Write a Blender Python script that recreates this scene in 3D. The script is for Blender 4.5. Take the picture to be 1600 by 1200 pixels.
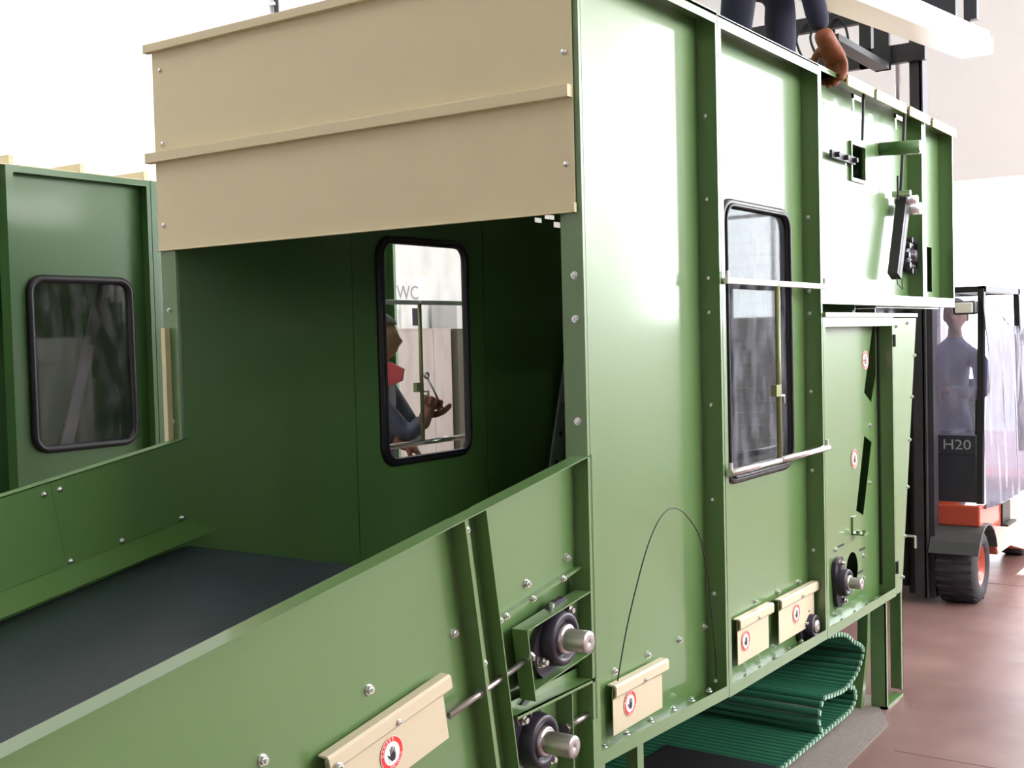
import bpy, bmesh, math, random
from mathutils import Vector, Matrix
from mathutils.geometry import tessellate_polygon
random.seed(7)
for o in list(bpy.data.objects): bpy.data.objects.remove(o)
SC = bpy.context.scene
COL = SC.collection
PI = math.pi

# ------------------------------------------------------------------ camera
CAM_H = 1.85
CAM_P = Vector((0.0, -1.753, CAM_H))
yaw, pitch, roll = 0.968443124, 0.0388598696, -0.0250610498
fw = Vector((math.sin(yaw)*math.cos(pitch), math.cos(yaw)*math.cos(pitch), -math.sin(pitch)))
r0 = Vector((math.cos(yaw), -math.sin(yaw), 0)); u0 = r0.cross(fw)
rr = math.cos(roll)*r0 + math.sin(roll)*u0
uu = -math.sin(roll)*r0 + math.cos(roll)*u0
cam = bpy.data.cameras.new('camera'); cam.sensor_width = 36; cam.lens = 1850/1600*36
cam.clip_start = 0.05; cam.clip_end = 200
co = bpy.data.objects.new('camera', cam); COL.objects.link(co)
M = Matrix.Identity(4)
for i in range(3):
    M[i][0] = rr[i]; M[i][1] = uu[i]; M[i][2] = -fw[i]; M[i][3] = CAM_P[i]
co.matrix_world = M
SC.camera = co

# ------------------------------------------------------------------ world, sun, window and fill light, exposure
W = bpy.data.worlds.new('sky'); SC.world = W; W.use_nodes = True
nt = W.node_tree; bg = nt.nodes['Background']
bg.inputs[0].default_value = (0.90, 0.95, 1.0, 1); bg.inputs[1].default_value = 6.0
sun = bpy.data.lights.new('sun', 'SUN'); sun.energy = 30; sun.angle = math.radians(1.5); sun.color = (1, .97, .92)
so = bpy.data.objects.new('sun', sun); COL.objects.link(so)
so.rotation_euler = Vector((-1.0, 0.05, -.88)).to_track_quat('-Z', 'Y').to_euler()
WIN_END = 12.5      # emission of the translucent glazing in the end wall
FILL_SIDE = 17.0     # emission of the unseen side panes added as fill light
FILL_ROOF = 5.0          # emission of the unseen ceiling panes added as fill light
SC.view_settings.view_transform = 'Standard'; SC.view_settings.look = 'None'
SC.view_settings.exposure = 0.12; SC.view_settings.gamma = 1; SC.view_settings.use_curve_mapping = False

# ------------------------------------------------------------------ materials
def srgb(c):
    return tuple(((v/255)/12.92 if v/255 <= .04045 else ((v/255+.055)/1.055)**2.4) for v in c) + (1,)
def mat(name, col, rough=.5, metal=0, noise=0.0, nscale=6, bump=0.0, bscale=60, spec=.5, coat=0, emit=0):
    m = bpy.data.materials.new(name); m.use_nodes = True
    t = m.node_tree; b = t.nodes['Principled BSDF']
    c = srgb(col) if max(col) > 1 else tuple(col)+(1,)
    b.inputs['Base Color'].default_value = c
    b.inputs['Roughness'].default_value = rough; b.inputs['Metallic'].default_value = metal
    b.inputs['Specular IOR Level'].default_value = spec
    if coat: b.inputs['Coat Weight'].default_value = coat; b.inputs['Coat Roughness'].default_value = .12
    if emit:
        b.inputs['Emission Color'].default_value = c; b.inputs['Emission Strength'].default_value = emit
    if noise or bump:
        tc = t.nodes.new('ShaderNodeTexCoord')
        if noise:
            n = t.nodes.new('ShaderNodeTexNoise'); n.inputs['Scale'].default_value = nscale; n.inputs['Detail'].default_value = 5
            t.links.new(tc.outputs['Object'], n.inputs['Vector'])
            mx = t.nodes.new('ShaderNodeMix'); mx.data_type = 'RGBA'
            mx.inputs[6].default_value = tuple(v*(1-noise) for v in c[:3])+(1,)
            mx.inputs[7].default_value = tuple(min(1, v*(1+noise)) for v in c[:3])+(1,)
            t.links.new(n.outputs['Fac'], mx.inputs[0]); t.links.new(mx.outputs[2], b.inputs['Base Color'])
            mr = t.nodes.new('ShaderNodeMapRange'); mr.inputs['To Min'].default_value = max(0, rough-.06); mr.inputs['To Max'].default_value = rough+.08
            t.links.new(n.outputs['Fac'], mr.inputs['Value']); t.links.new(mr.outputs[0], b.inputs['Roughness'])
        if bump:
            n2 = t.nodes.new('ShaderNodeTexNoise'); n2.inputs['Scale'].default_value = bscale; n2.inputs['Detail'].default_value = 3
            t.links.new(tc.outputs['Object'], n2.inputs['Vector'])
            bp = t.nodes.new('ShaderNodeBump'); bp.inputs['Strength'].default_value = bump; bp.inputs['Distance'].default_value = .003
            t.links.new(n2.outputs['Fac'], bp.inputs['Height']); t.links.new(bp.outputs[0], b.inputs['Normal'])
    return m
G = mat('green_paint', (.098, .196, .056), .42, noise=.03, nscale=3, spec=.8, coat=.8)
GI = mat('green_paint_inside', (.088, .200, .046), .5, noise=.04, nscale=3, coat=.15)
GD = mat('green_paint_dim', (.052, .138, .036), .45, noise=.06, nscale=3, coat=.3)  # darker copy of the green, dimmer light on the back machine put into it
BE = mat('beige_paint', (.76, .655, .405), .42, noise=.03, nscale=5)
BG = mat('beige_plate', (.66, .565, .41), .4, noise=.03, nscale=5)
BELT = mat('belt_rubber', (.016, .026, .030), .45, spec=.35, noise=.25, nscale=4, bump=.2, bscale=120)
RUB = mat('black_rubber', (.018, .014, .020), .38)
BLK = mat('black_steel', (.012, .012, .014), .5)
CAST = mat('dark_cast_iron', (.035, .028, .045), .38, metal=.2)
STEEL = mat('bright_steel', (.62, .58, .58), .25, metal=1)
SHAFT = mat('ground_steel', (.55, .50, .50), .33, metal=1, noise=.1, nscale=20)
ZINC = mat('zinc', (.78, .78, .80), .3, metal=1)
ALU = mat('aluminium', (.72, .73, .74), .38, metal=.9)
WHT = mat('white_metal', (.85, .85, .84), .35)
OLIVE = mat('olive_rod', (.22, .24, .10), .45, metal=.3)
ORG = mat('orange_paint', (.42, .065, .035), .35, coat=.3)
MAST = mat('mast_steel', (.05, .045, .055), .5, metal=.4, noise=.35, nscale=9)
PANELB = mat('cab_black', (.022, .024, .034), .5)
TYRE = mat('tyre', (.035, .034, .042), .75, bump=.4, bscale=60)
FEND = mat('fender_grey', (.055, .055, .058), .45)
SLAT = mat('slat_green', (.035, .17, .10), .35, noise=.2, nscale=8)
SLATB = mat('apron_backing', (.018,.060,.042), .5)
SLATE = mat('slat_end', (.30, .50, .38), .5)
MATM = mat('felt_mat', (.21, .18, .165), .95, noise=.35, nscale=70, bump=.6, bscale=200)
WALL = mat('white_wall', (.80, .80, .79), .8, noise=.02)
WALLG = mat('grey_wall', (.62, .61, .60), .85, noise=.02)
PART = mat('partition_beige', (.47, .41, .38), .6)
CEIL = mat('ceiling_white', (.72, .72, .70), .9)
RED = mat('sign_red', (.80, .04, .03), .45)
SWH = mat('sign_white', (.88, .88, .88), .45)
SBK = mat('sign_black', (.015, .012, .02), .5)
GREYT = mat('grey_letter', (.30, .31, .34), .5)
JEAN = mat('blue_workwear', (.016, .016, .042), .85, bump=.5, bscale=40, noise=.3, nscale=8)
JACK = mat('blue_jacket', (.085, .085, .14), .7, noise=.85, nscale=14, bump=.8, bscale=25)  # strong noise paints pale fold highlights into the blue
JACKP = mat('pale_blue_jacket', (.22, .21, .33), .8, noise=.3, nscale=10)
SKIN = mat('skin', (.48, .27, .20), .55)
HAIR = mat('grey_hair', (.16, .13, .12), .7, bump=.8, bscale=80)
SCARF = mat('red_cloth', (.72, .10, .11), .8, bump=.5, bscale=40)
GLOVE = mat('brown_leather', (.24, .07, .028), .6, noise=.35, nscale=30, bump=.5, bscale=60)
BOOT = mat('boot', (.03, .025, .02), .6)
LAMPG = mat('lamp_glass', (.8, .78, .7), .15)
def glassmat(name, tint=(.85, .9, .88), dirt=.10, dcol=(.5, .5, .52), lo=None, hi=None):
    m = bpy.data.materials.new(name); m.use_nodes = True; t = m.node_tree; t.nodes.clear()
    out = t.nodes.new('ShaderNodeOutputMaterial')
    tr = t.nodes.new('ShaderNodeBsdfTransparent'); tr.inputs[0].default_value = tint+(1,)
    gl = t.nodes.new('ShaderNodeBsdfGlossy'); gl.inputs['Roughness'].default_value = .03
    lw = t.nodes.new('ShaderNodeLayerWeight'); lw.inputs[0].default_value = .5
    pw = t.nodes.new('ShaderNodeMath'); pw.operation = 'POWER'; pw.inputs[1].default_value = 5; t.links.new(lw.outputs['Facing'], pw.inputs[0])
    fr = t.nodes.new('ShaderNodeMath'); fr.operation = 'MULTIPLY_ADD'; fr.inputs[1].default_value = .40; fr.inputs[2].default_value = .025; t.links.new(pw.outputs[0], fr.inputs[0])
    m1 = t.nodes.new('ShaderNodeMixShader'); t.links.new(fr.outputs[0], m1.inputs[0]); t.links.new(tr.outputs[0], m1.inputs[1]); t.links.new(gl.outputs[0], m1.inputs[2])
    df = t.nodes.new('ShaderNodeBsdfDiffuse'); df.inputs[0].default_value = dcol+(1,)
    n = t.nodes.new('ShaderNodeTexNoise'); n.inputs['Scale'].default_value = 9; n.inputs['Detail'].default_value = 8
    tc = t.nodes.new('ShaderNodeTexCoord'); mp = t.nodes.new('ShaderNodeMapping'); mp.inputs['Scale'].default_value = (1.4, 1.4, .5)
    t.links.new(tc.outputs['Object'], mp.inputs[0]); t.links.new(mp.outputs[0], n.inputs['Vector'])
    mr = t.nodes.new('ShaderNodeMapRange'); mr.inputs['From Min'].default_value = .45; mr.inputs['From Max'].default_value = .8
    mr.inputs['To Min'].default_value = dirt*.3 if lo is None else lo; mr.inputs['To Max'].default_value = min(1, dirt*3) if hi is None else hi
    t.links.new(n.outputs['Fac'], mr.inputs['Value'])
    m2 = t.nodes.new('ShaderNodeMixShader'); t.links.new(mr.outputs[0], m2.inputs[0]); t.links.new(m1.outputs[0], m2.inputs[1]); t.links.new(df.outputs[0], m2.inputs[2])
    t.links.new(m2.outputs[0], out.inputs[0])
    return m
GLASS = glassmat('pane_glass', tint=(.72, .76, .78), dirt=.12, dcol=(.42, .42, .50))
GLASSC = glassmat('clear_glass', tint=(.98, .99, .98), dirt=.035)
SCREEN = glassmat('hazy_screen', tint=(.85, .85, .95), dcol=(.42, .42, .50), lo=.25, hi=.55)
PLAST = glassmat('plastic_sheet', tint=(.20, .19, .25), dirt=.30, dcol=(.25, .235, .29), lo=.40, hi=.9)
def emat(name, col, s):
    m = bpy.data.materials.new(name); m.use_nodes = True; t = m.node_tree; t.nodes.clear()
    out = t.nodes.new('ShaderNodeOutputMaterial'); e = t.nodes.new('ShaderNodeEmission')
    e.inputs[0].default_value = col+(1,); e.inputs[1].default_value = s; t.links.new(e.outputs[0], out.inputs[0]); return m
E_END = emat('daylit_glazing_end', (.92, .96, 1.0), WIN_END)
E_FILL_SIDE = emat('fill_glow_side', (1.0, .98, .96), FILL_SIDE)
E_FILL_ROOF = emat('fill_glow_roof', (.97, .98, 1.0), FILL_ROOF)
def floormat():
    m = mat('floor_painted_concrete', (.30, .165, .145), .30, bump=.15, bscale=30); t = m.node_tree; b = t.nodes['Principled BSDF']
    tc = t.nodes.new('ShaderNodeTexCoord'); n = t.nodes.new('ShaderNodeTexNoise'); n.inputs['Scale'].default_value = 1.3; n.inputs['Detail'].default_value = 8
    t.links.new(tc.outputs['Object'], n.inputs['Vector'])
    cr = t.nodes.new('ShaderNodeValToRGB'); cr.color_ramp.elements[0].position = .3; cr.color_ramp.elements[0].color = (.165, .088, .080, 1)
    cr.color_ramp.elements[1].position = .75; cr.color_ramp.elements[1].color = (.29, .175, .160, 1)
    t.links.new(n.outputs['Fac'], cr.inputs[0]); t.links.new(cr.outputs[0], b.inputs['Base Color'])
    n2 = t.nodes.new('ShaderNodeTexNoise'); n2.inputs['Scale'].default_value = 4; t.links.new(tc.outputs['Object'], n2.inputs['Vector'])
    mr = t.nodes.new('ShaderNodeMapRange'); mr.inputs['To Min'].default_value = .22; mr.inputs['To Max'].default_value = .5
    t.links.new(n2.outputs['Fac'], mr.inputs['Value']); t.links.new(mr.outputs[0], b.inputs['Roughness'])
    return m
FLOOR = floormat()

# ------------------------------------------------------------------ building helpers
OFF = {}
def tag(o, label=None, cat=None, group=None, kind=None):
    if label: o['label'] = label
    if cat: o['category'] = cat
    if group: o['group'] = group
    if kind: o['kind'] = kind
    return o
def empty(name, loc, label=None, cat=None, group=None, rot=None):
    o = bpy.data.objects.new(name, None); o.empty_display_size = .1; COL.objects.link(o); o.location = loc
    if rot: o.rotation_euler = rot
    OFF[o] = Vector((0, 0, 0)) if rot else Vector(loc)
    return tag(o, label, cat, group)
def link(name, me, parent=None):
    o = bpy.data.objects.new(name, me); COL.objects.link(o)
    if parent is not None:
        o.parent = parent; OFF[o] = OFF.get(parent, Vector((0, 0, 0)))
    return o
def at(o, p, parent):
    "place an instance object at world point p under parent"
    o.location = Vector(p) - OFF.get(parent, Vector((0, 0, 0)))
class MB:
    def __init__(s): s.v = []; s.f = []; s.m = []; s.sm = []
    def add(s, vs, fs, m=0, smooth=False):
        b = len(s.v); s.v += [Vector(v) for v in vs]
        for f in fs: s.f.append([b+i for i in f]); s.m.append(m); s.sm.append(smooth)
        return s
    def box(s, a, b, m=0):
        x0, x1 = sorted((a[0], b[0])); y0, y1 = sorted((a[1], b[1])); z0, z1 = sorted((a[2], b[2]))
        return s.add([(x0,y0,z0),(x1,y0,z0),(x1,y1,z0),(x0,y1,z0),(x0,y0,z1),(x1,y0,z1),(x1,y1,z1),(x0,y1,z1)],
                     [(0,3,2,1),(4,5,6,7),(0,1,5,4),(1,2,6,5),(2,3,7,6),(3,0,4,7)], m)
    def bar(s, p, q, w, h, up=(0,0,1), m=0):
        p, q = Vector(p), Vector(q); d = (q-p).normalized(); up = Vector(up)
        a = d.cross(up).normalized()*w/2; c = a.cross(d).normalized()*h/2
        vs = [p-a-c, p+a-c, p+a+c, p-a+c, q-a-c, q+a-c, q+a+c, q-a+c]
        return s.add(vs, [(0,1,2,3),(7,6,5,4),(0,4,5,1),(1,5,6,2),(2,6,7,3),(3,7,4,0)], m)
    def cyl(s, p, q, r, n=16, r2=None, m=0, caps=True):
        p, q = Vector(p), Vector(q); d = (q-p).normalized(); r2 = r if r2 is None else r2
        a = d.orthogonal().normalized(); c = d.cross(a)
        vs = []
        for k in range(n):
            t = 2*PI*k/n; e = a*math.cos(t)+c*math.sin(t); vs += [p+e*r, q+e*r2]
        fs = [(2*k, 2*((k+1) % n), 2*((k+1) % n)+1, 2*k+1) for k in range(n)]
        s.add(vs, fs, m, n > 8)
        if caps:
            s.add([vs[2*k] for k in range(n)], [tuple(range(n-1, -1, -1))], m)
            s.add([vs[2*k+1] for k in range(n)], [tuple(range(n))], m)
        return s
    def lathe(s, p, d, prof, n=24, m=0):
        "prof: list of (along, radius)"
        p, d = Vector(p), Vector(d).normalized(); a = d.orthogonal().normalized(); c = d.cross(a)
        vs = []
        for (h, r) in prof:
            for k in range(n):
                t = 2*PI*k/n; vs.append(p+d*h+(a*math.cos(t)+c*math.sin(t))*r)
        fs = []
        for i in range(len(prof)-1):
            for k in range(n):
                fs.append((i*n+k, i*n+(k+1) % n, (i+1)*n+(k+1) % n, (i+1)*n+k))
        return s.add(vs, fs, m, True)
    def tube(s, pts, r, n=8, closed=False, m=0):
        pts = [Vector(p) for p in pts]; N = len(pts); vs = []
        prev = None
        for i, p in enumerate(pts):
            if closed: d = (pts[(i+1) % N]-pts[i-1]).normalized()
            else: d = (pts[min(i+1, N-1)]-pts[max(i-1, 0)]).normalized()
            if prev is None: a = d.orthogonal().normalized()
            else: a = (prev - d*prev.dot(d)).normalized()
            prev = a; c = d.cross(a)
            for k in range(n):
                t = 2*PI*k/n; vs.append(p+(a*math.cos(t)+c*math.sin(t))*r)
        fs = []
        for i in range(N if closed else N-1):
            j = (i+1) % N
            for k in range(n): fs.append((i*n+k, i*n+(k+1) % n, j*n+(k+1) % n, j*n+k))
        s.add(vs, fs, m, True)
        if not closed:
            s.add(vs[:n], [tuple(range(n))], m); s.add(vs[-n:], [tuple(range(n))], m)
        return s
    def plate(s, loops, f, nrm, th, m=0):
        "flat plate: 2D loops (outer first, then holes), f maps (u,v) to 3D, extruded by nrm*th"
        nrm = Vector(nrm)*th
        tri = tessellate_polygon([[Vector((u, v, 0)) for u, v in L] for L in loops])
        flat = [Vector(f(u, v)) for L in loops for u, v in L]; n = len(flat)
        s.add(flat+[p+nrm for p in flat], [tuple(t) for t in tri]+[tuple(n+i for i in reversed(t)) for t in tri], m)
        b = 0
        for L in loops:
            k = len(L); vs = flat[b:b+k]; vs2 = [p+nrm for p in vs]
            s.add(vs+vs2, [(i, (i+1) % k, k+(i+1) % k, k+i) for i in range(k)], m)
            b += k
        return s
    def build(s, name, mats, parent=None, bevel=0, label=None, own=False):
        if not isinstance(mats, (list, tuple)): mats = [mats]
        me = bpy.data.meshes.new(name); off = OFF.get(parent, Vector((0, 0, 0)))
        me.from_pydata([v-off for v in s.v], [], s.f)
        for mm in mats: me.materials.append(mm)
        for p, mi, sm in zip(me.polygons, s.m, s.sm): p.material_index = mi; p.use_smooth = sm
        bm = bmesh.new(); bm.from_mesh(me); bmesh.ops.remove_doubles(bm, verts=bm.verts, dist=1e-5)
        bmesh.ops.recalc_face_normals(bm, faces=bm.faces); bm.to_mesh(me); bm.free()
        o = link(name, me, parent)
        if bevel:
            b = o.modifiers.new('bevel', 'BEVEL'); b.width = bevel; b.segments = 2; b.limit_method = 'ANGLE'; b.angle_limit = math.radians(40)
        if label: o['label'] = label
        return o
def rrect(u0, u1, v0, v1, r, n=6):
    out = []
    for (cx, cy, a0) in ((u1-r, v1-r, 0), (u0+r, v1-r, 90), (u0+r, v0+r, 180), (u1-r, v0+r, 270)):
        for k in range(n+1):
            a = math.radians(a0+90*k/n); out.append((cx+r*math.cos(a), cy+r*math.sin(a)))
    return out
def circ(cx, cy, r, n=20, ry=None):
    return [(cx+r*math.cos(2*PI*k/n), cy+(ry or r)*math.sin(2*PI*k/n)) for k in range(n)]
XZ = lambda y: (lambda u, v: (u, y, v))

# shared bolt mesh, axis along -Y from the sheet
def bolt_mesh():
    b = MB(); b.cyl((0,0,0), (0,-.0015,0), .0105, 14)
    b.cyl((0,-.0015,0), (0,-.008,0), .0085, 6); b.cyl((0,-.008,0), (0,-.0125,0), .0045, 8, r2=.0035)
    o = b.build('bolt', ZINC); me = o.data; bpy.data.objects.remove(o); return me
BOLT = bolt_mesh()
def dome_mesh():
    b = MB(); b.lathe((0,0,0), (0,-1,0), [(0,.010),(.003,.0095),(.006,.007),(.0075,.003),(.0078,.0001)], 12)
    o = b.build('screw', ZINC); me = o.data; bpy.data.objects.remove(o); return me
DOME = dome_mesh()
ROT = {'-y': (0,0,0), '+y': (0,0,PI), '-x': (0,0,-PI/2), '+z': (-PI/2,0,0)}
def bolt(parent, p, ax='-y', sc=1.0, me=None, name='bolt'):
    o = link(name, me or BOLT, parent); at(o, p, parent); o.rotation_euler = ROT[ax]; o.scale = (sc,)*3
    return o

# ------------------------------------------------------------------ SETTING
def struct(o): o['kind'] = 'structure'; return o
RX0, RX1, RY0, RY1, RZ = -5.0, 13.0, -6.5, 7.4, 6.6
struct(MB().box((RX0,RY0,-.1), (RX1+9,RY1,0)).build('floor', FLOOR))
# saw-cut joints in the floor slab
for i, (a, b) in enumerate([((-5,-.95),(22,-.95)), ((5.15,-6.5),(5.15,-.2)), ((8.9,-6.5),(8.9,7.4)), ((-5,3.9),(13,3.9))]):
    struct(MB().box((a[0]-.003, a[1]-.003, 0), (b[0]+.003, b[1]+.003, .0012)).build('trim_%d' % (i+1), mat('joint_dark%d' % i, (.16,.09,.08), .7)))
struct(MB().box((RX0,RY1,0), (RX1,RY1+.2,RZ)).build('wall_back', WALL))
struct(MB().box((RX0-.2,RY0,0), (RX0,RY1,RZ)).build('wall_left', WALL))
# end wall with the gate opening and the glazed openings
DY0, DY1, DZ = -.75, 1.62, 3.38
GY0, GY1, GZ0, GZ1 = -5.0, -.85, 2.0, 5.6
YZ = lambda x: (lambda u, v: (x, u, v))
struct(MB().plate([[(RY0,0),(DY0,0),(DY0,DZ),(DY1,DZ),(DY1,0),(RY1,0),(RY1,RZ),(RY0,RZ)],
                   [(GY0,GZ0),(GY1,GZ0),(GY1,GZ1),(GY0,GZ1)]], YZ(RX1), (1,0,0), .2).build('wall_right', WALLG))
w = struct(MB().box((RX1+.08,GY0,GZ0), (RX1+.1,GY1,GZ1)).build('window_1', E_END))
fr = MB()
for k in range(6): y = GY0+(GY1-GY0)*k/5; fr.box((RX1+.02,y-.02,GZ0), (RX1+.079,y+.02,GZ1))
for k in range(4): z = GZ0+(GZ1-GZ0)*k/3; fr.box((RX1+.02,GY0,z-.02), (RX1+.079,GY1,z+.02))
fr.build('window_frame', WHT, w)
d = struct(MB().box((RX1-.03,DY0-.08,0), (RX1+.0,DY0,DZ+.08)).box((RX1-.03,DY1,0), (RX1,DY1+.08,DZ+.08)).box((RX1-.03,DY0,DZ), (RX1,DY1,DZ+.08)).build('door_1', WALLG))
# wall behind the viewer with high openings for added glowing fill panes
HX = [(3.6,6.4), (7.0,9.8), (10.2,12.8)]
HZ0, HZ1 = 3.0, 5.6
struct(MB().plate([[(RX0,0),(RX1,0),(RX1,RZ),(RX0,RZ)]]+[[(a,HZ0),(b,HZ0),(b,HZ1),(a,HZ1)] for a, b in HX], XZ(RY0), (0,-1,0), .2).build('wall_front', WALL))
for i, (a, b) in enumerate(HX):
    w = struct(MB().box((a,RY0-.1,HZ0), (b,RY0-.08,HZ1)).build('window_%d' % (i+2), E_FILL_SIDE))  # glowing pane out of view, added to fill the side faces
    f = MB()
    for k in range(4): x = a+(b-a)*k/3; f.box((x-.02,RY0-.079,HZ0), (x+.02,RY0-.02,HZ1))
    f.build('window_frame', WHT, w)
SK = [(-1.2,2.6), (8.2,11.2)]  # ceiling openings for the added fill panes
struct(MB().plate([[(RX0,RY0),(RX1,RY0),(RX1,RY1),(RX0,RY1)]]+[[(a,3.2),(b,3.2),(b,6.4),(a,6.4)] for a, b in SK], lambda u, v: (u, v, RZ), (0,0,1), .2).build('ceiling', CEIL))
for i, (a, b) in enumerate(SK):
    struct(MB().box((a,3.2,RZ+.1), (b,6.4,RZ+.12)).build('window_%d' % (i+5), E_FILL_ROOF))  # glowing ceiling pane out of view, added as fill light

# pipe on the back wall
p = empty('wall_pipe', (9.03,7.33,0), 'thin grey pipe running up the white back wall', 'pipe')
MB().cyl((9.03,7.34,0), (9.03,7.34,RZ), .026, 12).build('pipe', MAST, p)
for z in (2.2,3.8,5.4): MB().box((8.98,7.33,z), (9.08,7.40,z+.03)).build('clamp', ALU, p)
# beige partition seen through the far window
pt = empty('partition', (10.0,7.0,0), 'low beige panelled partition in front of the white back wall', 'partition')
for (a, b) in ((8.2,9.2), (9.206,10.2), (10.206,11.075), (11.081,11.42)):
    MB().box((a,6.98,0), (b,7.05,1.97)).build('panel', PART, pt, bevel=.003)
MB().box((8.2,6.975,1.97), (11.42,7.055,1.99)).build('cap_rail', PART, pt)
gc = empty('electrical_cabinet', (11.7,7.0,0), 'dark olive cabinet with pale grey top at the end of the beige partition', 'cabinet')
MB().box((11.45,6.9,0), (12.3,7.3,1.97)).build('body', mat('cabinet_olive', (.09,.085,.055), .5), gc, bevel=.006)
MB().box((11.45,6.9,1.975), (12.3,7.3,2.3)).build('top_box', WALLG, gc, bevel=.006)
def text(body, size, f, m, name, parent, depth=.0, extr=.001):
    cu = bpy.data.curves.new('t', 'FONT'); cu.body = body; cu.size = size; cu.align_x = 'CENTER'; cu.align_y = 'CENTER'; cu.extrude = extr
    cu.resolution_u = 3
    o = bpy.data.objects.new('t', cu); COL.objects.link(o); dg = bpy.context.evaluated_depsgraph_get()
    me = bpy.data.meshes.new_from_object(o.evaluated_get(dg)); bpy.data.objects.remove(o)
    off = OFF.get(parent, Vector((0,0,0)))
    for v in me.vertices: v.co = Vector(f(v.co.x, v.co.y, v.co.z))-off
    me.materials.clear(); me.materials.append(m)
    return link(name, me, parent) if name else me
wc = empty('toilet_sign', (11.12,7.39,2.42), 'grey WC lettering on the white back wall', 'sign')
MB().box((10.8,7.388,2.22), (11.5,7.399,2.62)).build('board', SWH, wc)
text('WC', .24, lambda x, y, z: (11.12+x, 7.386-z, 2.42+y), GREYT, 'lettering', wc)
sb = empty('wall_window', (11.25,7.4,2.05), 'small dark pane in a white frame above the beige partition', 'window')
MB().box((10.95,7.36,1.99), (11.55,7.4,2.3)).build('frame', WHT, sb); MB().box((11.16,7.352,2.03), (11.30,7.36,2.24)).build('pane', PANELB, sb)

# ------------------------------------------------------------------ panels of pressed sheet
def side_panel(parent, name, x0, x1, zb0, zb1, zt, holes=(), y=.08, yo=0.0, m=G, lips=(.026,.016,.042,.042), far=False, label=None):
    """sheet at y with flanges reaching out to yo and inward lips (left, right, bottom, top)"""
    b = MB(); s = -1 if yo < y else 1
    b.plate([[(x0,zb0),(x1,zb1),(x1,zt),(x0,zt)]]+list(holes), XZ(y), (0,1 if not far else -1,0), .003)
    t = .003
    zb = lambda x: zb0+(zb1-zb0)*(x-x0)/(x1-x0)
    P = [(x0,zb0),(x1,zb1),(x1,zt),(x0,zt)]
    L, R, B, T = lips
    I = [(x0+t,zb(x0+t)+t),(x1-t,zb(x1-t)+t),(x1-t,zt-t),(x0+t,zt-t)]
    # flange ring
    vs = []; 
    for (u, v) in P: vs += [(u,y,v), (u,yo,v)]
    for (u, v) in I: vs += [(u,y,v), (u,yo,v)]
    fs = []
    for i in range(4):
        j = (i+1) % 4; fs += [(2*i,2*j,2*j+1,2*i+1), (8+2*i,8+2*i+1,8+2*j+1,8+2*j)]
    b.add(vs, fs)
    # lips as a ring plate
    Q = [(x0+L,zb(x0+L)+B),(x1-R,zb(x1-R)+B),(x1-R,zt-T),(x0+L,zt-T)]
    b.plate([P, Q], XZ(yo), (0,-s,0), .003)
    return b.build(name, m, parent, label=label)
def window_unit(parent, u0, u1, v0, v1, y, out=-1, rt=.0145, gl=None):
    ring = rrect(u0, u1, v0, v1, .075, 7)
    s = MB().tube([(u, y+out*.004, v) for u, v in ring], rt, 10, True)
    s.tube([(u, y+out*.020, v) for u, v in rrect(u0+.012, u1-.012, v0+.012, v1-.012, .065, 7)], .006, 6, True)
    s.build('window_seal', RUB, parent, label='black rubber window seal')
    MB().plate([rrect(u0+.004, u1-.004, v0+.004, v1-.004, .072, 7)], XZ(y), (0,1,0), .003).build('window_pane', gl or GLASS, parent)

# ------------------------------------------------------------------ danger sticker (one mesh, shared)
def sticker_mesh():
    b = MB()
    b.plate([circ(0,0,.0400,40)], XZ(0), (0,1,0), .0004, 0)
    b.plate([circ(0,0,.0275,36)], XZ(-.0006), (0,1,0), .0004, 1)
    b.plate([circ(0,0,.0400,40), circ(0,0,.0388,40)], XZ(-.0006), (0,1,0), .0004, 1)
    # hand
    hand = [(-.004,-.0175),(.007,-.0175),(.0105,-.010),(.0115,.000),(.0105,.001),(-.006,.001),(-.0075,-.004),(-.0145,.0015),(-.0165,-.001),(-.0085,-.0125)]
    b.plate([hand], XZ(-.0012), (0,1,0), .0004, 2)
    for (x, h, dx) in ((-.0048,.0135,-.001), (-.0005,.0165,0), (.0040,.0155,.0008), (.0085,.0120,.002)):
        b.plate([[(x-.0016,0),(x+.0016,0),(x+dx+.0012,h),(x+dx-.0012,h)]], XZ(-.0012), (0,1,0), .0004, 2)
    for (a, c) in (((-.018,-.006),(-.012,-.010)), ((-.016,-.016),(-.010,-.0145)), ((-.0195,.004),(-.015,.001))):
        b.bar((a[0],-.001,a[1]), (c[0],-.001,c[1]), .0008, .0004, (0,1,0), 2)
    o = b.build('s', [RED, SWH, SBK]); me = o.data
    bm = bmesh.new(); bm.from_mesh(me)
    def arc(word, a0, a1, top):
        n = len(word)
        for i, ch in enumerate(word):
            a = math.radians(a0+(a1-a0)*i/(n-1)); R = .0332
            cx, cz = R*math.cos(a), R*math.sin(a); rot = a-PI/2 if top else a+PI/2
            tm = text(ch, .0105, lambda x, y, z: (cx+x*math.cos(rot)-y*math.sin(rot), -.0012-z*.2, cz+x*math.sin(rot)+y*math.cos(rot)), SWH, None, None)
            k = len(bm.faces); bm.from_mesh(tm); bm.faces.ensure_lookup_table()
            for f in bm.faces[k:]: f.material_index = 1
    arc('DANGER', 165, 75, True); arc('PERICOLO', 250, 335, False)
    bm.to_mesh(me); bm.free(); bpy.data.objects.remove(o); return me
STICK = sticker_mesh()
def sticker(parent, p, sc=1.0, rot=None):
    o = link('warning_sticker', STICK, parent); at(o, p, parent); o.scale = (sc, 1, sc)
    if rot: o.rotation_euler = rot
    o['label'] = 'round red and white danger sticker with a black hand'
    return o
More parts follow.
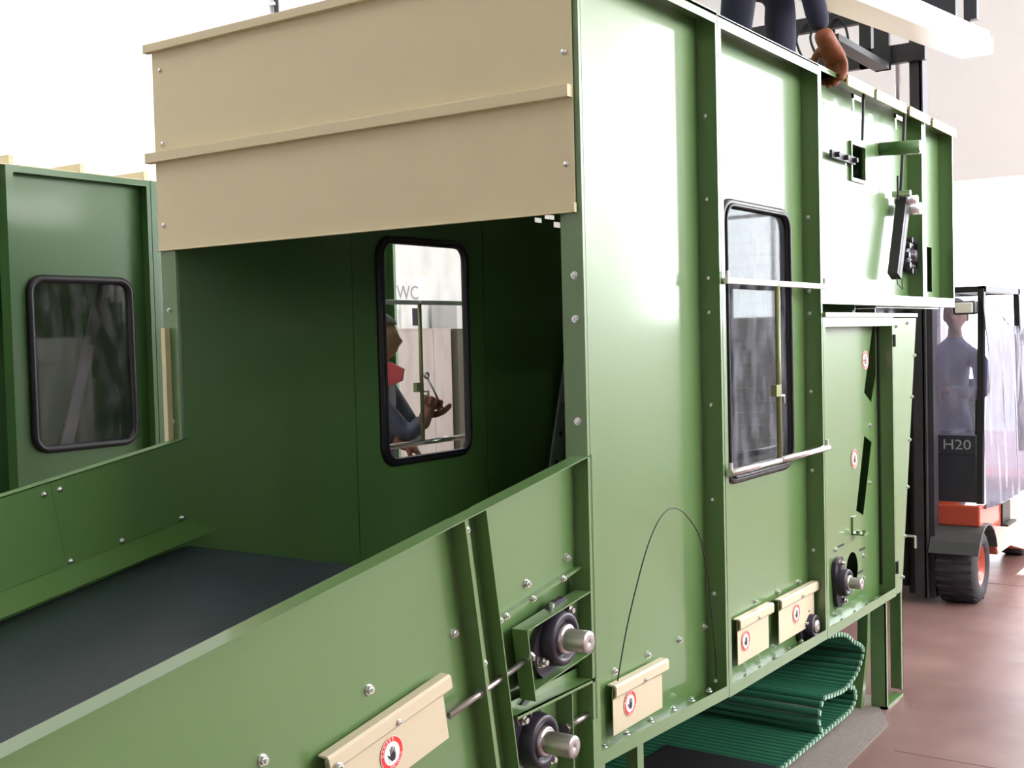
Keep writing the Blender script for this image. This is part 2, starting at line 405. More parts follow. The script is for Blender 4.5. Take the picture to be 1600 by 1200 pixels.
def guard_plate(parent, x0, x1, z0, z1, y, stick, label=None, dz=0.0, over=.022, sc=1.0):
    "beige bent cover plate: channel fold along the top, flat plate under it"
    b = MB()
    def q(u, v, yy): return (u, yy, v + dz*(u-x0)/(x1-x0))
    b.plate([[(x0,z0),(x1,z0),(x1,z1-.012),(x0,z1-.012)]], lambda u, v: q(u, v, y), (0,1,0), .003)
    prof = [(y,z1-.048),(y-.012,z1-.040),(y-.016,z1-.034),(y-.016,z1-.006),(y-.010,z1),(y+.016,z1),(y+.016,z1-.004),(y-.004,z1-.006),(y-.010,z1-.012),(y-.010,z1-.034),(y,z1-.045)]
    n = len(prof); xa, xb = x0-.004, x1+over
    def qq(u, yy, v): return (u, yy, v+dz*(u-x0)/(x1-x0))
    b.add([qq(xa, a, c) for a, c in prof]+[qq(xb, a, c) for a, c in prof], [(i, (i+1) % n, n+(i+1) % n, n+i) for i in range(n)]+[tuple(range(n)), tuple(range(2*n-1, n-1, -1))])
    o = b.build('guard_plate', BG, parent, label=label or 'beige folded guard plate with a round danger sticker')
    bolt(o, q((x0+x1)/2+.02, z1-.028, y-.017), sc=.8)
    sticker(o, (stick[0], y-.002, stick[1]), sc)
    return o
def bearing(parent, c, r, L, name='bearing_unit', ax=(0,-1,0), bolts=((-.085,-.03),(.075,.06)), hexnut=True, rot=None, flange=True):
    "oval flange bearing with grub screw collar and shaft; c in parent's frame"
    cx, cy, cz = c
    b = MB()
    if flange:
        ang = math.atan2(bolts[1][1]-bolts[0][1], bolts[1][0]-bolts[0][0]); R2 = math.hypot(bolts[1][0]-bolts[0][0], bolts[1][1]-bolts[0][1])/2
        pts = []
        n = 44
        for k in range(n):
            t = 2*PI*k/n
            ux, uz = math.cos(t), math.sin(t)
            e = r*1.02; tip = R2+.026
            a = abs(ux)**1.6
            rad = e+(tip-e)*a
            if abs(ux) > .85: rad = tip
            u, v = rad*ux, min(rad*abs(uz), e)*(1 if uz > 0 else -1)
            if abs(ux) <= .85: pass
            pts.append((cx+u*math.cos(ang)-v*math.sin(ang), cz+u*math.sin(ang)+v*math.cos(ang)))
        b.plate([pts], XZ(cy), (0,-1,0), .018)
    b.lathe((cx,cy-.002,cz), ax, [(0,r*1.04),(.020,r*1.03),(.048,r*.98),(.054,r*.92),(.054,r*.72),(.040,r*.70),(.040,r*.45)], 30)
    o = b.build(name, CAST, parent, label='dark cast flange bearing')
    s = MB()
    s.lathe((cx,cy-.03,cz), ax, [(0,r*.56),(.030,r*.56),(.033,r*.52),(.033,r*.4)], 28)
    s.lathe((cx,cy-.03,cz), ax, [(.0,r*.42),(L-.004,r*.42),(L,r*.39),(L,r*.08),(L-.006,.0001)], 28)
    s.build('shaft', SHAFT, o, label='machined steel shaft end')
    for (dx, dz) in bolts:
        p = (cx+dx, cy-.018, cz+dz)
        h = MB().cyl(p, (p[0],p[1]-.003,p[2]), .017, 16).cyl((p[0],p[1]-.003,p[2]), (p[0],p[1]-.015,p[2]), .0145, 6).cyl((p[0],p[1]-.015,p[2]), (p[0],p[1]-.026,p[2]), .008, 10)
        h.build('bolt', STEEL, o)
    g = MB().cyl((cx-.01,cy-.02,cz+r*.95), (cx-.012,cy-.028,cz+r*1.32), .005, 8).cyl((cx-.012,cy-.028,cz+r*1.28), (cx-.012,cy-.03,cz+r*1.42), .008, 8)
    g.build('grease_nipple', ZINC, o)
    return o

# ------------------------------------------------------------------ HOPPER MACHINE
HM = empty('hopper_machine', (2.94,0,0), 'large green sheet metal hopper machine with beige front cover and tall side panels', 'machine')
X1, X2, X3 = 3.87, 4.882, 5.87
P1 = side_panel(HM, 'side_panel', 2.94, X1-.002, .588, .550, 2.97)
for z in (2.613,2.321,2.043,1.923,1.593,1.255,.917,.60): bolt(P1, (X1-.005, .05, z), '-x', .95, DOME)
for (x, z) in ((3.19,.80),(3.41,.80),(3.64,.798),(3.84,.80)): bolt(P1, (x, .080, z), sc=1.15)
for (x, z) in ((3.06,.60),(3.20,.597),(3.36,.592),(3.52,.586),(3.66,.58),(3.80,.575)): bolt(P1, (x, .045, z+.006), '+z', 1.1)
WN = (4.045,4.695,1.295,2.335)
P2 = side_panel(HM, 'side_panel', X1+.002, X2-.002, .547, .531, 2.962, holes=[rrect(*WN, .075)])
window_unit(P2, *WN, .082, -1)
for z in (2.33,2.017,1.922,1.589,1.252,.908,.62): bolt(P2, (X2-.005, .055, z), '-x', .95, DOME)
for (x, z) in ((4.30,.80),(4.53,.793),(4.76,.79)): bolt(P2, (x, .080, z), sc=1.15)
for x in (3.98,4.12,4.26,4.40,4.56,4.7): bolt(P2, (x, .045, .552), '+z', 1.1)
# lower third panel with slots
slot1 = [(5.66,1.545),(5.765,1.49),(5.845,1.62),(5.845,1.90),(5.80,1.86)]
slot2 = [(5.655,1.335),(5.765,1.295),(5.625,.955),(5.52,.99)]
P3 = side_panel(HM, 'side_panel', X2+.002, X3, .531, .524, 1.905, holes=[slot1, slot2, circ(5.45,.72,.084,24)])
for (x, z) in ((5.22,.852),(5.62,.76),(5.60,.655),(5.20,.56),(5.72,1.1),(5.74,1.38),(5.66,1.70)): bolt(P3, (x, .080, z), sc=1.15)
for x in (5.0,5.2,5.38,5.56,5.7): bolt(P3, (x, .045, .536), '+z', 1.1)
for (x, z) in ((5.30,.86),(5.60,.795),(5.56,.69)): MB().box((x-.04,.0785,z-.005), (x+.04,.0798,z+.005)).build('slit', BLK, P3)
sticker(P3, (5.68,.078,1.70), 1.15); sticker(P3, (5.50,.078,1.24), 1.15)
MB().box((5.45,.02,.885), (5.52,.079,.892)).box((5.45,.072,.885), (5.50,.079,.97)).cyl((5.47,.055,.892), (5.47,.055,.905), .010, 6).cyl((5.50,.035,.892), (5.50,.035,.905), .010, 6).build('bracket', G, P3)
bearing(HM, (5.235,.078,.705), .062, .085, bolts=((-.012,.088),(.012,-.088)))
# top cover strip of the lower panel
MB().box((4.885,-.012,1.905), (6.26,.08,1.925)).build('cover_strip', G, HM, bevel=.002)
# upper box section
P4 = side_panel(HM, 'side_panel', X2+.002, 6.43, 1.962, 1.962, 2.958, holes=[[(5.50,2.56),(5.69,2.56),(5.69,2.715),(5.50,2.715)]], lips=(.018,.02,.05,.014))
P5 = side_panel(HM, 'side_panel', 6.432, 7.05, 1.962, 1.962, 2.958, holes=[[(6.72,2.05),(6.88,2.05),(6.88,2.30),(6.72,2.30)]], lips=(.05,.02,.05,.014))
for z in (2.25,2.43,2.55,2.75): bolt(P5, (6.62,.08,z), sc=1.1)
fr = MB().plate([[(5.485,2.545),(5.705,2.545),(5.705,2.73),(5.485,2.73)], [(5.50,2.56),(5.69,2.56),(5.69,2.715),(5.50,2.715)]], XZ(.079), (0,-1,0), .012)
fr.build('hatch_frame', G, P4)
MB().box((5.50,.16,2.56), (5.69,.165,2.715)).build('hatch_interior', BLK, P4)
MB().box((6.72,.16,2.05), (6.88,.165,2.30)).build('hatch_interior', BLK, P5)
MB().box((5.17,.05,2.615), (5.49,.062,2.650)).cyl((5.22,.062,2.632), (5.22,.03,2.632), .012, 8).cyl((5.34,.062,2.632), (5.34,.03,2.632), .012, 8).cyl((5.46,.062,2.632), (5.46,.03,2.632), .012, 8).build('latch_bar', MAST, P4)
MB().cyl((5.96,.08,2.745), (5.96,-.115,2.735), .034, 20).cyl((5.96,-.115,2.735), (5.96,-.12,2.735), .029, 20, m=1).build('tube_stub', [GD, WHT], HM, label='short round tube sticking out of the upper panel')
MB().cyl((5.53,.02,2.96), (5.53,.03,2.73), .007, 8).build('rod', MAST, P4)
MB().cyl((6.12,.0,2.96), (6.12,.03,2.50), .009, 8).cyl((6.08,.03,2.62), (6.08,.03,2.50), .006, 8).build('rod', MAST, P4)
a = MB().bar((6.14,.02,2.50), (5.97,.02,2.11), .075, .05, (0,1,0)); a.bar((6.14,.0,2.50), (5.97,.0,2.11), .02, .012, (0,1,0))
a.build('adjuster_arm', MAST, HM, label='dark channel arm hanging at a slant on the upper panel')
MB().cyl((6.14,.06,2.50), (6.14,-.05,2.50), .022, 12).cyl((6.20,.06,2.46), (6.20,-.05,2.46), .03, 12).cyl((6.09,.06,2.53), (6.09,-.03,2.53), .015, 8).build('pivot', ZINC, HM)
MB().tube([(5.97,.01,2.11),(5.99,.01,2.07),(6.04,.0,2.045),(6.06,.01,2.12)], .003, 6).build('cord', MAST, HM)
s = MB(); s.lathe((6.36,.08,2.23), (0,-1,0), [(0,.085),(.03,.085),(.035,.07),(.035,.03),(.06,.03),(.06,.001)], 24)
for k in range(10): t = 2*PI*k/10; s.cyl((6.36+.085*math.cos(t),.06,2.23+.085*math.sin(t)), (6.36+.085*math.cos(t),.03,2.23+.085*math.sin(t)), .016, 8)
sp = s.build('sprocket', CAST, HM, label='dark sprocket wheel in the upper side panel')
for k in range(4): t = 2*PI*k/4+.4; bolt(sp, (6.36+.06*math.cos(t), .045, 2.23+.06*math.sin(t)), sc=1.1)
# tapered inspection door
td = MB().plate([[(5.872,.53),(5.965,.53),(6.27,1.90),(5.872,1.90)]], XZ(0), (0,1,0), .012)
for k in range(12):
    pass
MB().box((5.858,.068,.575), (5.866,.0795,1.86)).build('dark_gap_strip', BLK, P3)  # thin black box standing in for the shade in the door gap
td = td.build('inspection_door', G, HM, label='narrow green inspection door tapering towards the bottom')
for z in (1.79,.665): MB().box((5.862,-.006,z-.03), (5.895,.002,z+.03)).cyl((5.872,-.006,z-.03), (5.872,-.006,z+.03), .006, 8).build('hinge', BLK, td)
for (x, z) in ((6.235,1.709),(6.18,1.497),(6.13,1.28),(6.085,1.044),(6.03,.80),(5.985,.60),(5.93,1.86),(6.12,1.875)): bolt(td, (x-.012,0,z), sc=1.0)
MB().cyl((6.03,-.0,.80), (6.03,-.05,.80), .006, 8).cyl((6.03,-.05,.80), (6.03,-.05,.74), .006, 8).build('door_handle', ZINC, td)
# window guard
def guard(parent, y, s, x0, x1, dx):
    g = empty_part = MB(); g.box((x0,y-.010,2.022), (dx-.006,y+.010,2.044)).box((dx+.002,y-.010,2.022), (x1,y+.010,2.044))
    tb = g.build('guard_rail', WHT, parent, bevel=.004, label='white horizontal rail across the window')
    g = MB().cyl((x0,y,1.352), (dx-.004,y,1.352), .0135, 14).cyl((dx+.004,y,1.352), (x1,y,1.352), .0135, 14)
    bb = g.build('guard_rail', STEEL, parent, label='bright steel horizontal rail below the window')
    rod = MB().cyl((dx,y,1.36), (dx,y,2.03), .010, 12).box((dx-.05,y-.012,1.60), (dx-.0,y+.012,1.645)).build('guard_rod', OLIVE, parent, label='olive vertical rod between the rails')
    for z, q in ((2.033,tb), (1.352,bb)):
        for x in (x0+.012, x1-.018):
            MB().cyl((x,y,z), (x,y-s*.02,z), .007, 8).cyl((x,y-.002,z-.01), (x,y-.002,z+.035), .008, 8).build('end_clip', ZINC, q)
    MB().tube([(dx+.01,y,1.60),(dx+.05,y,1.60),(dx+.05,y,1.57)], .006, 8).build('catch', ZINC, rod)
guard(HM, -.014, -1, 3.872, 4.884, 4.345)
guard(HM, 1.875, 1, 3.872, 4.884, 4.50)
# beige roof covers with front lips
for (a, b) in ((5.19,5.555), (5.60,6.08), (6.14,6.51), (6.57,7.05)):
    MB().box((a,-.02,2.96), (b,1.83,2.972)).box((a,-.02,2.925), (b,-.010,2.972)).build('roof_cover', BE, HM, bevel=.002)
MB().box((2.95,.0,2.955), (5.19,1.83,2.965)).build('roof_cover', G, HM)
for x in (5.29,5.93): MB().box((x,-.006,2.885), (x+.12,.0,2.905)).box((x,-.006,2.83), (x+.02,.0,2.905)).build('lip_hook', WHT, HM)
# guard plates with stickers
guard_plate(HM, 3.135, 3.462, .615, .775, .055, (3.24,.69))
guard_plate(HM, 4.075, 4.372, .605, .780, .055, (4.145,.683), label='beige folded guard plate with a danger sticker, left of a pair')
guard_plate(HM, 4.455, 4.85, .600, .780, .045, (4.64,.685), label='beige folded guard plate with a danger sticker, right of a pair')
bearing(HM, (4.80,.075,.600), .050, .035, bolts=((-.05,.02),(.07,.02)))
# hopper front: posts, cover plates
fp = MB().box((2.925,.0,.55), (2.938,.058,2.97)).build('post', G, HM)
for z in (2.026,1.90,1.604): bolt(fp, (2.925,.030,z), '-x', 1.1)
fp2 = MB().box((2.925,1.755,.55), (2.938,1.835,2.95)).build('post', G, HM)
for z in (1.985,1.57): bolt(fp2, (2.925,1.80,z), '-x', .8)
MB().box((2.90,1.80,1.495), (2.924,1.822,1.92)).build('edge_strip', BE, HM, label='narrow beige strip on the far post')
def cover(z0, z1, name, top):
    b = MB().plate([[(.018,z0),(1.84,z0),(1.84,z1),(.018,z1)]], lambda u, v: (2.922, u, v), (-1,0,0), .003)
    b.box((2.895,.012,z1-.028), (2.9225,1.862,z1+.002)) if top else b.box((2.892,.020,z1-.030), (2.9225,1.868,z1+.006))
    if not top:
        b.box((2.908,.015,z0-.0), (2.9225,.03,z0+.028)); b.box((2.912,.02,z0), (2.922,1.85,z0+.005))
    o = b.build(name, BE, HM, bevel=.003, label='beige folded sheet cover across the hopper opening, %s of two' % ('upper' if top else 'lower'))
    return o
c1 = cover(2.535, 2.965, 'hopper_cover', True); c2 = cover(2.205, 2.562, 'hopper_cover', False)
for (y, z) in ((.045,2.665),(1.795,2.87),(1.795,2.60)): bolt(c1, (2.918,y,z), '-x', .9, DOME)
for (y, z) in ((.045,2.345),(1.805,2.30)): bolt(c2, (2.918,y,z), '-x', .9, DOME)
# far side wall
WF = (4.065,4.71,1.295,2.31)
YF = 1.76
f1 = side_panel(HM, 'side_panel', 2.94, 3.888, .55, .55, 2.95, y=YF, yo=YF+.08, far=True, m=GI)
f2 = side_panel(HM, 'side_panel', 3.892, 4.868, .55, .55, 2.95, holes=[rrect(*WF, .075)], y=YF, yo=YF+.08, far=True, m=GI)
window_unit(f2, *WF, YF-.004, -1, rt=.019, gl=GLASSC)
cut = [[(5.36,2.47),(5.43,2.47),(5.43,2.495),(5.36,2.495)], [(5.55,2.455),(5.62,2.455),(5.62,2.485),(5.55,2.485)], [(5.46,2.495),(5.56,2.495),(5.56,2.52),(5.46,2.52)]]
f3 = side_panel(HM, 'side_panel', 4.874, 6.43, 1.962, 1.962, 2.95, holes=cut, y=YF, yo=YF+.08, far=True, m=GI)
f4 = side_panel(HM, 'side_panel', 4.874, X3, .55, .55, 1.9605, y=YF, yo=YF+.08, far=True, m=GI)
MB().box((4.874,YF+.02,1.93), (X3,YF+.03,1.99)).build('joint_strip', G, HM)
f5 = side_panel(HM, 'side_panel', 6.434, 7.05, 1.962, 1.962, 2.95, y=YF, yo=YF+.08, far=True, m=GI)
MB().box((7.03,.085,1.97), (7.045,1.755,2.95)).build('end_panel', G, HM)
MB().box((5.872,.085,1.955), (7.03,1.755,1.962)).build('underside_plate', G, HM)
MB().box((5.86,.085,.55), (5.868,1.755,1.95)).build('end_panel', G, HM)
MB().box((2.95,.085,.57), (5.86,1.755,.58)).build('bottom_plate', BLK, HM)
# interior: spiked lattice, side rail, rollers
il = MB().plate([[(.12,0),(1.62,0),(1.62,2.15),(.12,2.15)]], lambda u, v: (5.45+v*.16, u, .65+v), (1,0,0), .01)
for k in range(34):
    z = .68+k*.062; x = 5.44+(z-.65)*.16
    il.box((x-.012,.12,z), (x,1.62,z+.022))
o = il.build('spiked_lattice', GD, HM); o['kind'] = 'stuff'
rl = MB().bar((5.38,1.69,1.10), (5.76,1.69,2.30), .10, .014, (0,1,0)).build('lattice_rail', ALU, HM, label='grey perforated rail inside the hopper')
for k in range(8):
    t = k/7; MB().cyl((5.402+.339*t,1.685,1.17+1.07*t), (5.402+.339*t,1.680,1.17+1.07*t), .014, 10).build('hole', BLK, rl)
for (x, z, r) in ((5.05,.80,.09), (5.3,1.05,.06)):
    MB().cyl((x,.12,z), (x,1.70,z), r, 20).build('roller', GD, HM)
# legs
lg = MB().box((5.69,.0,0), (5.697,.075,.53)).box((5.69,.0,0), (5.715,.006,.53)).box((5.94,.0,.03), (5.965,.006,.53)).box((5.958,.0,.03), (5.965,.06,.53)).box((5.69,.0,0), (5.965,.05,.012))
lg.build('leg', G, HM)
MB().plate([[(5.62,.0),(5.67,.0),(5.775,.30),(5.80,.53),(5.755,.53),(5.735,.32)]], XZ(.105), (0,1,0), .05).build('leg', G, HM)
bolt(HM, (5.78,-.0,.15), sc=.01).hide_render = False
for o in [q for q in HM.children if q.name.startswith('bolt')]: bpy.data.objects.remove(o)
MB().box((2.945,.0,.0), (2.985,.05,.588)).box((2.985,.04,0), (3.05,.05,.05)).build('leg', G, HM)
MB().box((3.22,.02,.0), (3.26,.06,.575)).build('leg', G, HM)
MB().box((5.69,1.76,0), (5.75,1.83,.55)).build('leg', G, HM); MB().box((2.945,1.76,0), (3.0,1.83,.55)).build('leg', G, HM)
for x in (6.3,6.98): MB().box((x,1.72,0), (x+.06,1.80,1.96)).build('leg', G, HM)
MB().box((2.915,-.004,.40), (2.940,.004,.735)).build('edge_strip', G, HM)

# thin wire bowed across the first side panel
from math import cos, sin
wp = [(3.105,.02,.80),(3.15,.01,.95),(3.20,-.005,1.09),(3.26,-.01,1.19),(3.33,-.01,1.255),(3.40,-.01,1.285),(3.47,-.008,1.28),(3.55,-.004,1.245),(3.64,.0,1.175),(3.70,.01,1.10),(3.76,.02,.98),(3.80,.03,.86),(3.835,.035,.70),(3.85,.04,.62)]
def smooth(pts, k=5):
    pts = [Vector(p) for p in pts]; out = []
    for i in range(len(pts)-1):
        p0, p1, p2, p3 = pts[max(i-1,0)], pts[i], pts[i+1], pts[min(i+2,len(pts)-1)]
        for j in range(k):
            t = j/k; out.append(.5*((2*p1)+(p2-p0)*t+(2*p0-5*p1+4*p2-p3)*t*t+(3*p1-p0-3*p2+p3)*t**3))
    return out+[pts[-1]]
tag(MB().tube(smooth(wp), .0022, 6).build('thin_wire', BLK), 'thin dark wire bowed in an arch across the first green side panel', 'wire')

# ------------------------------------------------------------------ INFEED CONVEYOR (local frame: x along the incline, z square to it)
al = math.atan(.166)
CV = empty('infeed_conveyor', (2.95,0,1.507), 'green inclined infeed conveyor with dark belt running up into the hopper', 'conveyor', rot=(0,-al,0))
D0 = -3.6
XL, XR = -.628, -.004
def w2l(x, z):
    dx, dz = x-2.95, z-1.507
    return (dx*math.cos(al)+dz*math.sin(al), -dx*math.sin(al)+dz*math.cos(al))
# near wall: long panel A
YS = .05
A = MB().plate([[(D0,-1.1),(XL,-1.1),(XL,0),(D0,0)]], XZ(YS), (0,1,0), .003)
A.box((D0,.0,-.003), (XL,YS,0)).box((XL-.003,.0,-1.1), (XL,YS,0))
A = A.build('side_wall', G, CV)
for (s, t) in ((-.999,-.292),(-1.336,-.297),(-.672,-.287),(-1.68,-.292),(-2.0,-.292)): bolt(A, (s,YS,t), sc=1.25)
# panel B up to the hopper
bx1 = lambda t: XR + t*math.tan(al)      # right edge stays vertical in the world
Bp = MB().plate([[(-.534,-1.1),(bx1(-1.1),-1.1),(XR,0),(-.534,0)], [(-.50,-.325),(-.50,-.56),(bx1(-.62)-.01,-.615),(bx1(-.36)-.01,-.33)]], XZ(YS), (0,1,0), .003)
Bp.box((XL,.0,-.003), (XR,YS,0))
Bp.add([(XR,.0,0),(XR,YS+.01,0),(bx1(-1.1),YS+.01,-1.1),(bx1(-1.1),.0,-1.1),(XR-.003,.0,0),(XR-.003,YS+.01,0),(bx1(-1.1)-.003,YS+.01,-1.1),(bx1(-1.1)-.003,.0,-1.1)],
       [(0,1,2,3),(7,6,5,4),(0,4,5,1),(1,5,6,2),(2,6,7,3),(3,7,4,0)])
Bp = Bp.build('side_wall', G, CV)
for (s, t) in ((-.334,-.279),(-.123,-.276)): bolt(Bp, (s,YS,t), sc=1.25)
for t in (-.055,-.20,-.43,-.72): 
    o = bolt(Bp, (bx1(t)-.004, .025, t), '-x', 1.2); o.rotation_euler = (0, al, -PI/2)
# post between: two angles bolted back to back
ps = MB().box((XL,.0,-1.1), (XL+.004,YS,-.003)).box((XL+.004,.018,-1.1), (XL+.035,.022,-.003)).box((-.538,.0,-1.1), (-.534,YS,-.003)).box((XL,YS-.004,-1.1), (-.534,YS,-.003))
ps = ps.build('post', G, CV)
for t in (-.035,-.39,-.75): bolt(ps, (XL+.022,.018,t), sc=.9)
# threaded rod
for (a, b) in ((-.765,-.40),): 
    r_ = MB().cyl((a,.020,-.462), (b,.020,-.462), .0085, 12)
    r_.cyl((XL-.012,.02,-.462), (XL-.002,.02,-.462), .014, 6).cyl((b-.0,.02,-.462), (b+.008,.02,-.462), .014, 6)
    r_.build('threaded_rod', SHAFT, CV, label='threaded steel tension rod')
# take-up frame and sliding bearing plate
fz = MB()
fz.box((-.51,.030,-.325), (bx1(-.33)-.015,.05,-.315)).box((-.51,.025,-.57), (-.503,.05,-.315))
o = fz.build('take_up_frame', G, CV)
for s in (-.50,-.47,-.34,-.18): bolt(o, (s,.03,-.318), sc=.9)
MB().plate([[(-.51,-.60),(-.08,-.60),(-.08,-.31),(-.51,-.31)]], XZ(.075), (0,1,0), .004).build('cover_plate', G, CV)
tr = MB().plate([[(-.425,-.57),(-.115,-.60),(-.09,-.385),(-.425,-.375)]], XZ(.045), (0,1,0), .004)
tr.box((-.428,-.002,-.575), (-.424,.048,-.372))
tr.add([(-.428,-.002,-.372),(-.095,-.002,-.384),(-.095,.048,-.384),(-.428,.048,-.372),(-.428,-.002,-.376),(-.095,-.002,-.388),(-.095,.048,-.388),(-.428,.048,-.376)], [(0,1,2,3),(7,6,5,4),(0,4,5,1),(1,5,6,2),(2,6,7,3),(3,7,4,0)])
tr.add([(-.428,-.0,-.545),(-.11,-.0,-.560),(-.11,.045,-.560),(-.428,.045,-.545),(-.428,-.0,-.549),(-.11,-.0,-.564),(-.11,.045,-.564),(-.428,.045,-.549)], [(0,1,2,3),(7,6,5,4),(0,4,5,1),(1,5,6,2),(2,6,7,3),(3,7,4,0)])
tr = tr.build('bearing_slide', G, CV, label='green channel plate carrying the upper bearing')
for (s, t, w_) in ((-.385,-.40,.05), (-.15,-.405,.05), (-.365,-.52,.04)):
    MB().bar((s-w_/2,.0405 if t != -.378 else .02,t-.0), (s+w_/2,.0405 if t != -.378 else .02,t+.008), .012, .003, (0,1,0)).build('slot', BLK, tr)
for (s, t) in ((-.405,-.395),(-.40,-.53)): bolt(tr, (s,.044,t), sc=1.1)
bearing(CV, (-.262,.043,-.462), .076, .100, bolts=((-.088,-.035),(.072,.055)))
# horizontal shelf angle (level in the world)
c_, s_ = math.cos(-al), math.sin(-al)
def lv(px, pz, q): return (px+q*c_, pz+q*s_)   # a run level in the world from local (px,pz)
sh = MB()
p0 = (-.515,-.575); p1 = lv(*p0, .405)
for (ya, yb, dz0, dz1) in ((.0,.075,0,-.004), (-.0,.004,0,-.012)):
    a0 = (p0[0]-dz0*s_*0, p0[1]+dz0); a1 = (p1[0], p1[1]+dz0); b0 = (p0[0], p0[1]+dz1); b1 = (p1[0], p1[1]+dz1)
    sh.add([(a0[0],ya,a0[1]),(a1[0],ya,a1[1]),(a1[0],yb,a1[1]),(a0[0],yb,a0[1]),(b0[0],ya,b0[1]),(b1[0],ya,b1[1]),(b1[0],yb,b1[1]),(b0[0],yb,b0[1])], [(0,1,2,3),(7,6,5,4),(0,4,5,1),(1,5,6,2),(2,6,7,3),(3,7,4,0)])
sh.build('shelf_angle', G, CV)
bearing(CV, (-.395,.06,-.708), .074, .118, bolts=((-.055,.085),(.055,-.085)))
MB().plate([[(-.50,-1.1),(-.30,-1.1),(-.22,-.64),(-.50,-.59)]], XZ(.062), (0,1,0), .004).build('bearing_plate', G, CV)
va = MB()
q0 = (-.245,-.635); q1 = (q0[0]-.45*math.sin(al)*1.0, q0[1]-.45*math.cos(al))
va.bar((q0[0],.028,q0[1]), (q1[0],.028,q1[1]), .056, .004, (1,0,0)).bar((q0[0]-.02,.056,q0[1]), (q1[0]-.02,.056,q1[1]), .004, .04, (1,0,0))
va.build('upright_angle', G, CV)
MB().cyl((-.235,.02,-.735), (-.135,.02,-.748), .0085, 12).cyl((-.275,.02,-.732), (-.255,.02,-.734), .016, 6).build('threaded_rod', SHAFT, CV)
MB().box((-.52,.09,-1.1), (-.10,.095,-.6)).build('plate', BLK, CV)
# beige guard with sticker on the conveyor
gp = guard_plate(CV, -1.19, -.775, -.515, -.355, .022, (-.985,-.452), over=.02, label='beige folded guard plate with a danger sticker on the conveyor side', sc=1.0)
bolt(gp, (-1.175,.0,-.385), sc=1.1)
# belt
YB = 1.70
bl = MB().plate([[(D0,-.372),(-.17,-.372),(-.12,-.378),(-.09,-.40),(-.085,-.43),(-.10,-.46),(-.14,-.48),(-.14,-.47),(-.11,-.452),(-.097,-.43),(-.102,-.405),(-.13,-.386),(-.17,-.380),(D0,-.380)]], XZ(.086), (0,1,0), YB-.086)
bl.build('belt', BELT, CV, label='dark smooth rubber belt')
MB().cyl((-.145,.09,-.43), (-.145,YB,-.43), .047, 24).build('end_roller', MAST, CV)
# far wall with deflector skirt
FWY = 1.752
sx = w2l(2.365, 1.41)[0]
for (a, b) in ((D0, sx-.0015), (sx+.0015, -.0)):
    m_ = MB().plate([[(a,-.9),(b if b < -.1 else b-.14,-.9),(b,0),(a,0)]], XZ(FWY), (0,1,0), .003)
    m_.box((a,FWY,-.003), (b,FWY+.05,0))
    o = m_.build('side_wall', GI, CV)
    if b > -.1:
        for (s, t) in ((sx+.030,-.035),): bolt(o, (s,FWY,t), sc=1.1, me=DOME)
        for (x, t) in ((sx+.02,-.285),(-.36,-.283),(-.09,-.283)): bolt(o, (x,FWY,t), sc=1.1, me=DOME)
    else: bolt(o, (sx-.03,FWY,-.035), sc=1.1, me=DOME)
sk = MB().add([(D0,FWY-.002,-.295),(-.06,FWY-.002,-.295),(.03,1.69,-.355),(D0,1.69,-.362),(D0,FWY-.004,-.297),(-.06,FWY-.004,-.297),(.03,1.688,-.357),(D0,1.688,-.364)], [(0,1,2,3),(7,6,5,4),(0,4,5,1),(1,5,6,2),(2,6,7,3),(3,7,4,0)])
sk.build('deflector_skirt', GI, CV)
# near-side inner skirt and support legs
for (s, y) in ((-2.9,.03), (-2.9,1.76)):
    wx = 2.95+s*math.cos(al); wz = 1.507+s*math.sin(al)-.9
    p, q = w2l(wx, wz), w2l(wx, 0)
    MB().bar((p[0],y,p[1]), (q[0],y,q[1]), .05, .05, (0,1,0)).build('leg', G, CV)

# ------------------------------------------------------------------ SECOND MACHINE BEHIND
SM = empty('hopper_machine', (4.14,4.7,0), 'darker green hopper machine with one dark window, standing behind the conveyor', 'machine')
q = side_panel(SM, 'side_panel', 4.14, 5.19, .53, .53, 2.955, holes=[rrect(4.32,5.06,1.23,2.29,.09)], y=4.79, yo=4.70, m=GD, lips=(.05,.03,.04,.04))
ring = rrect(4.32,5.06,1.23,2.29,.09,7)
MB().tube([(u,4.78,v) for u, v in ring], .024, 10, True).build('window_seal', RUB, q, label='black rubber window seal')
MB().plate([ring], XZ(4.79), (0,1,0), .003).build('window_pane', GLASSC, q)
for x in (5.195, 6.22):
    side_panel(SM, 'side_panel', x, x+1.02, .53, .53, 2.955, y=4.79, yo=4.70, m=GD, lips=(.05,.03,.04,.04))
q = side_panel(SM, 'side_panel', 7.245, 7.70, .53, .53, 2.955, y=4.79, yo=4.70, m=GD, lips=(.05,.03,.04,.04))
MB().box((3.2,4.95,.5), (4.13,5.0,2.9)).build('side_panel', GD, SM)
MB().box((4.14,5.6,.5), (7.7,5.61,2.95)).build('side_panel', GD, SM); MB().box((4.14,4.80,.53), (7.7,5.6,.54)).build('bottom_plate', GD, SM)
MB().box((4.14,4.8,2.945), (7.7,5.6,2.955)).build('roof', GD, SM)
MB().bar((4.55,4.95,.9), (5.05,5.0,2.4), .08, .02, (0,1,0)).build('rail', MAST, SM)
for i, x in enumerate((4.20,4.69,5.18,5.67)):
    MB().box((x-.45,4.72,2.957), (x,5.6,2.963)).box((x-.03,4.71,2.957), (x,5.6,3.015)).build('roof_cover', BE, SM, label='beige roof cover with upstanding edge')
for (x, y) in ((4.16,4.72),(7.62,4.72),(4.16,5.52),(7.62,5.52)): MB().box((x,y,0), (x+.06,y+.06,.53)).build('leg', GD, SM)

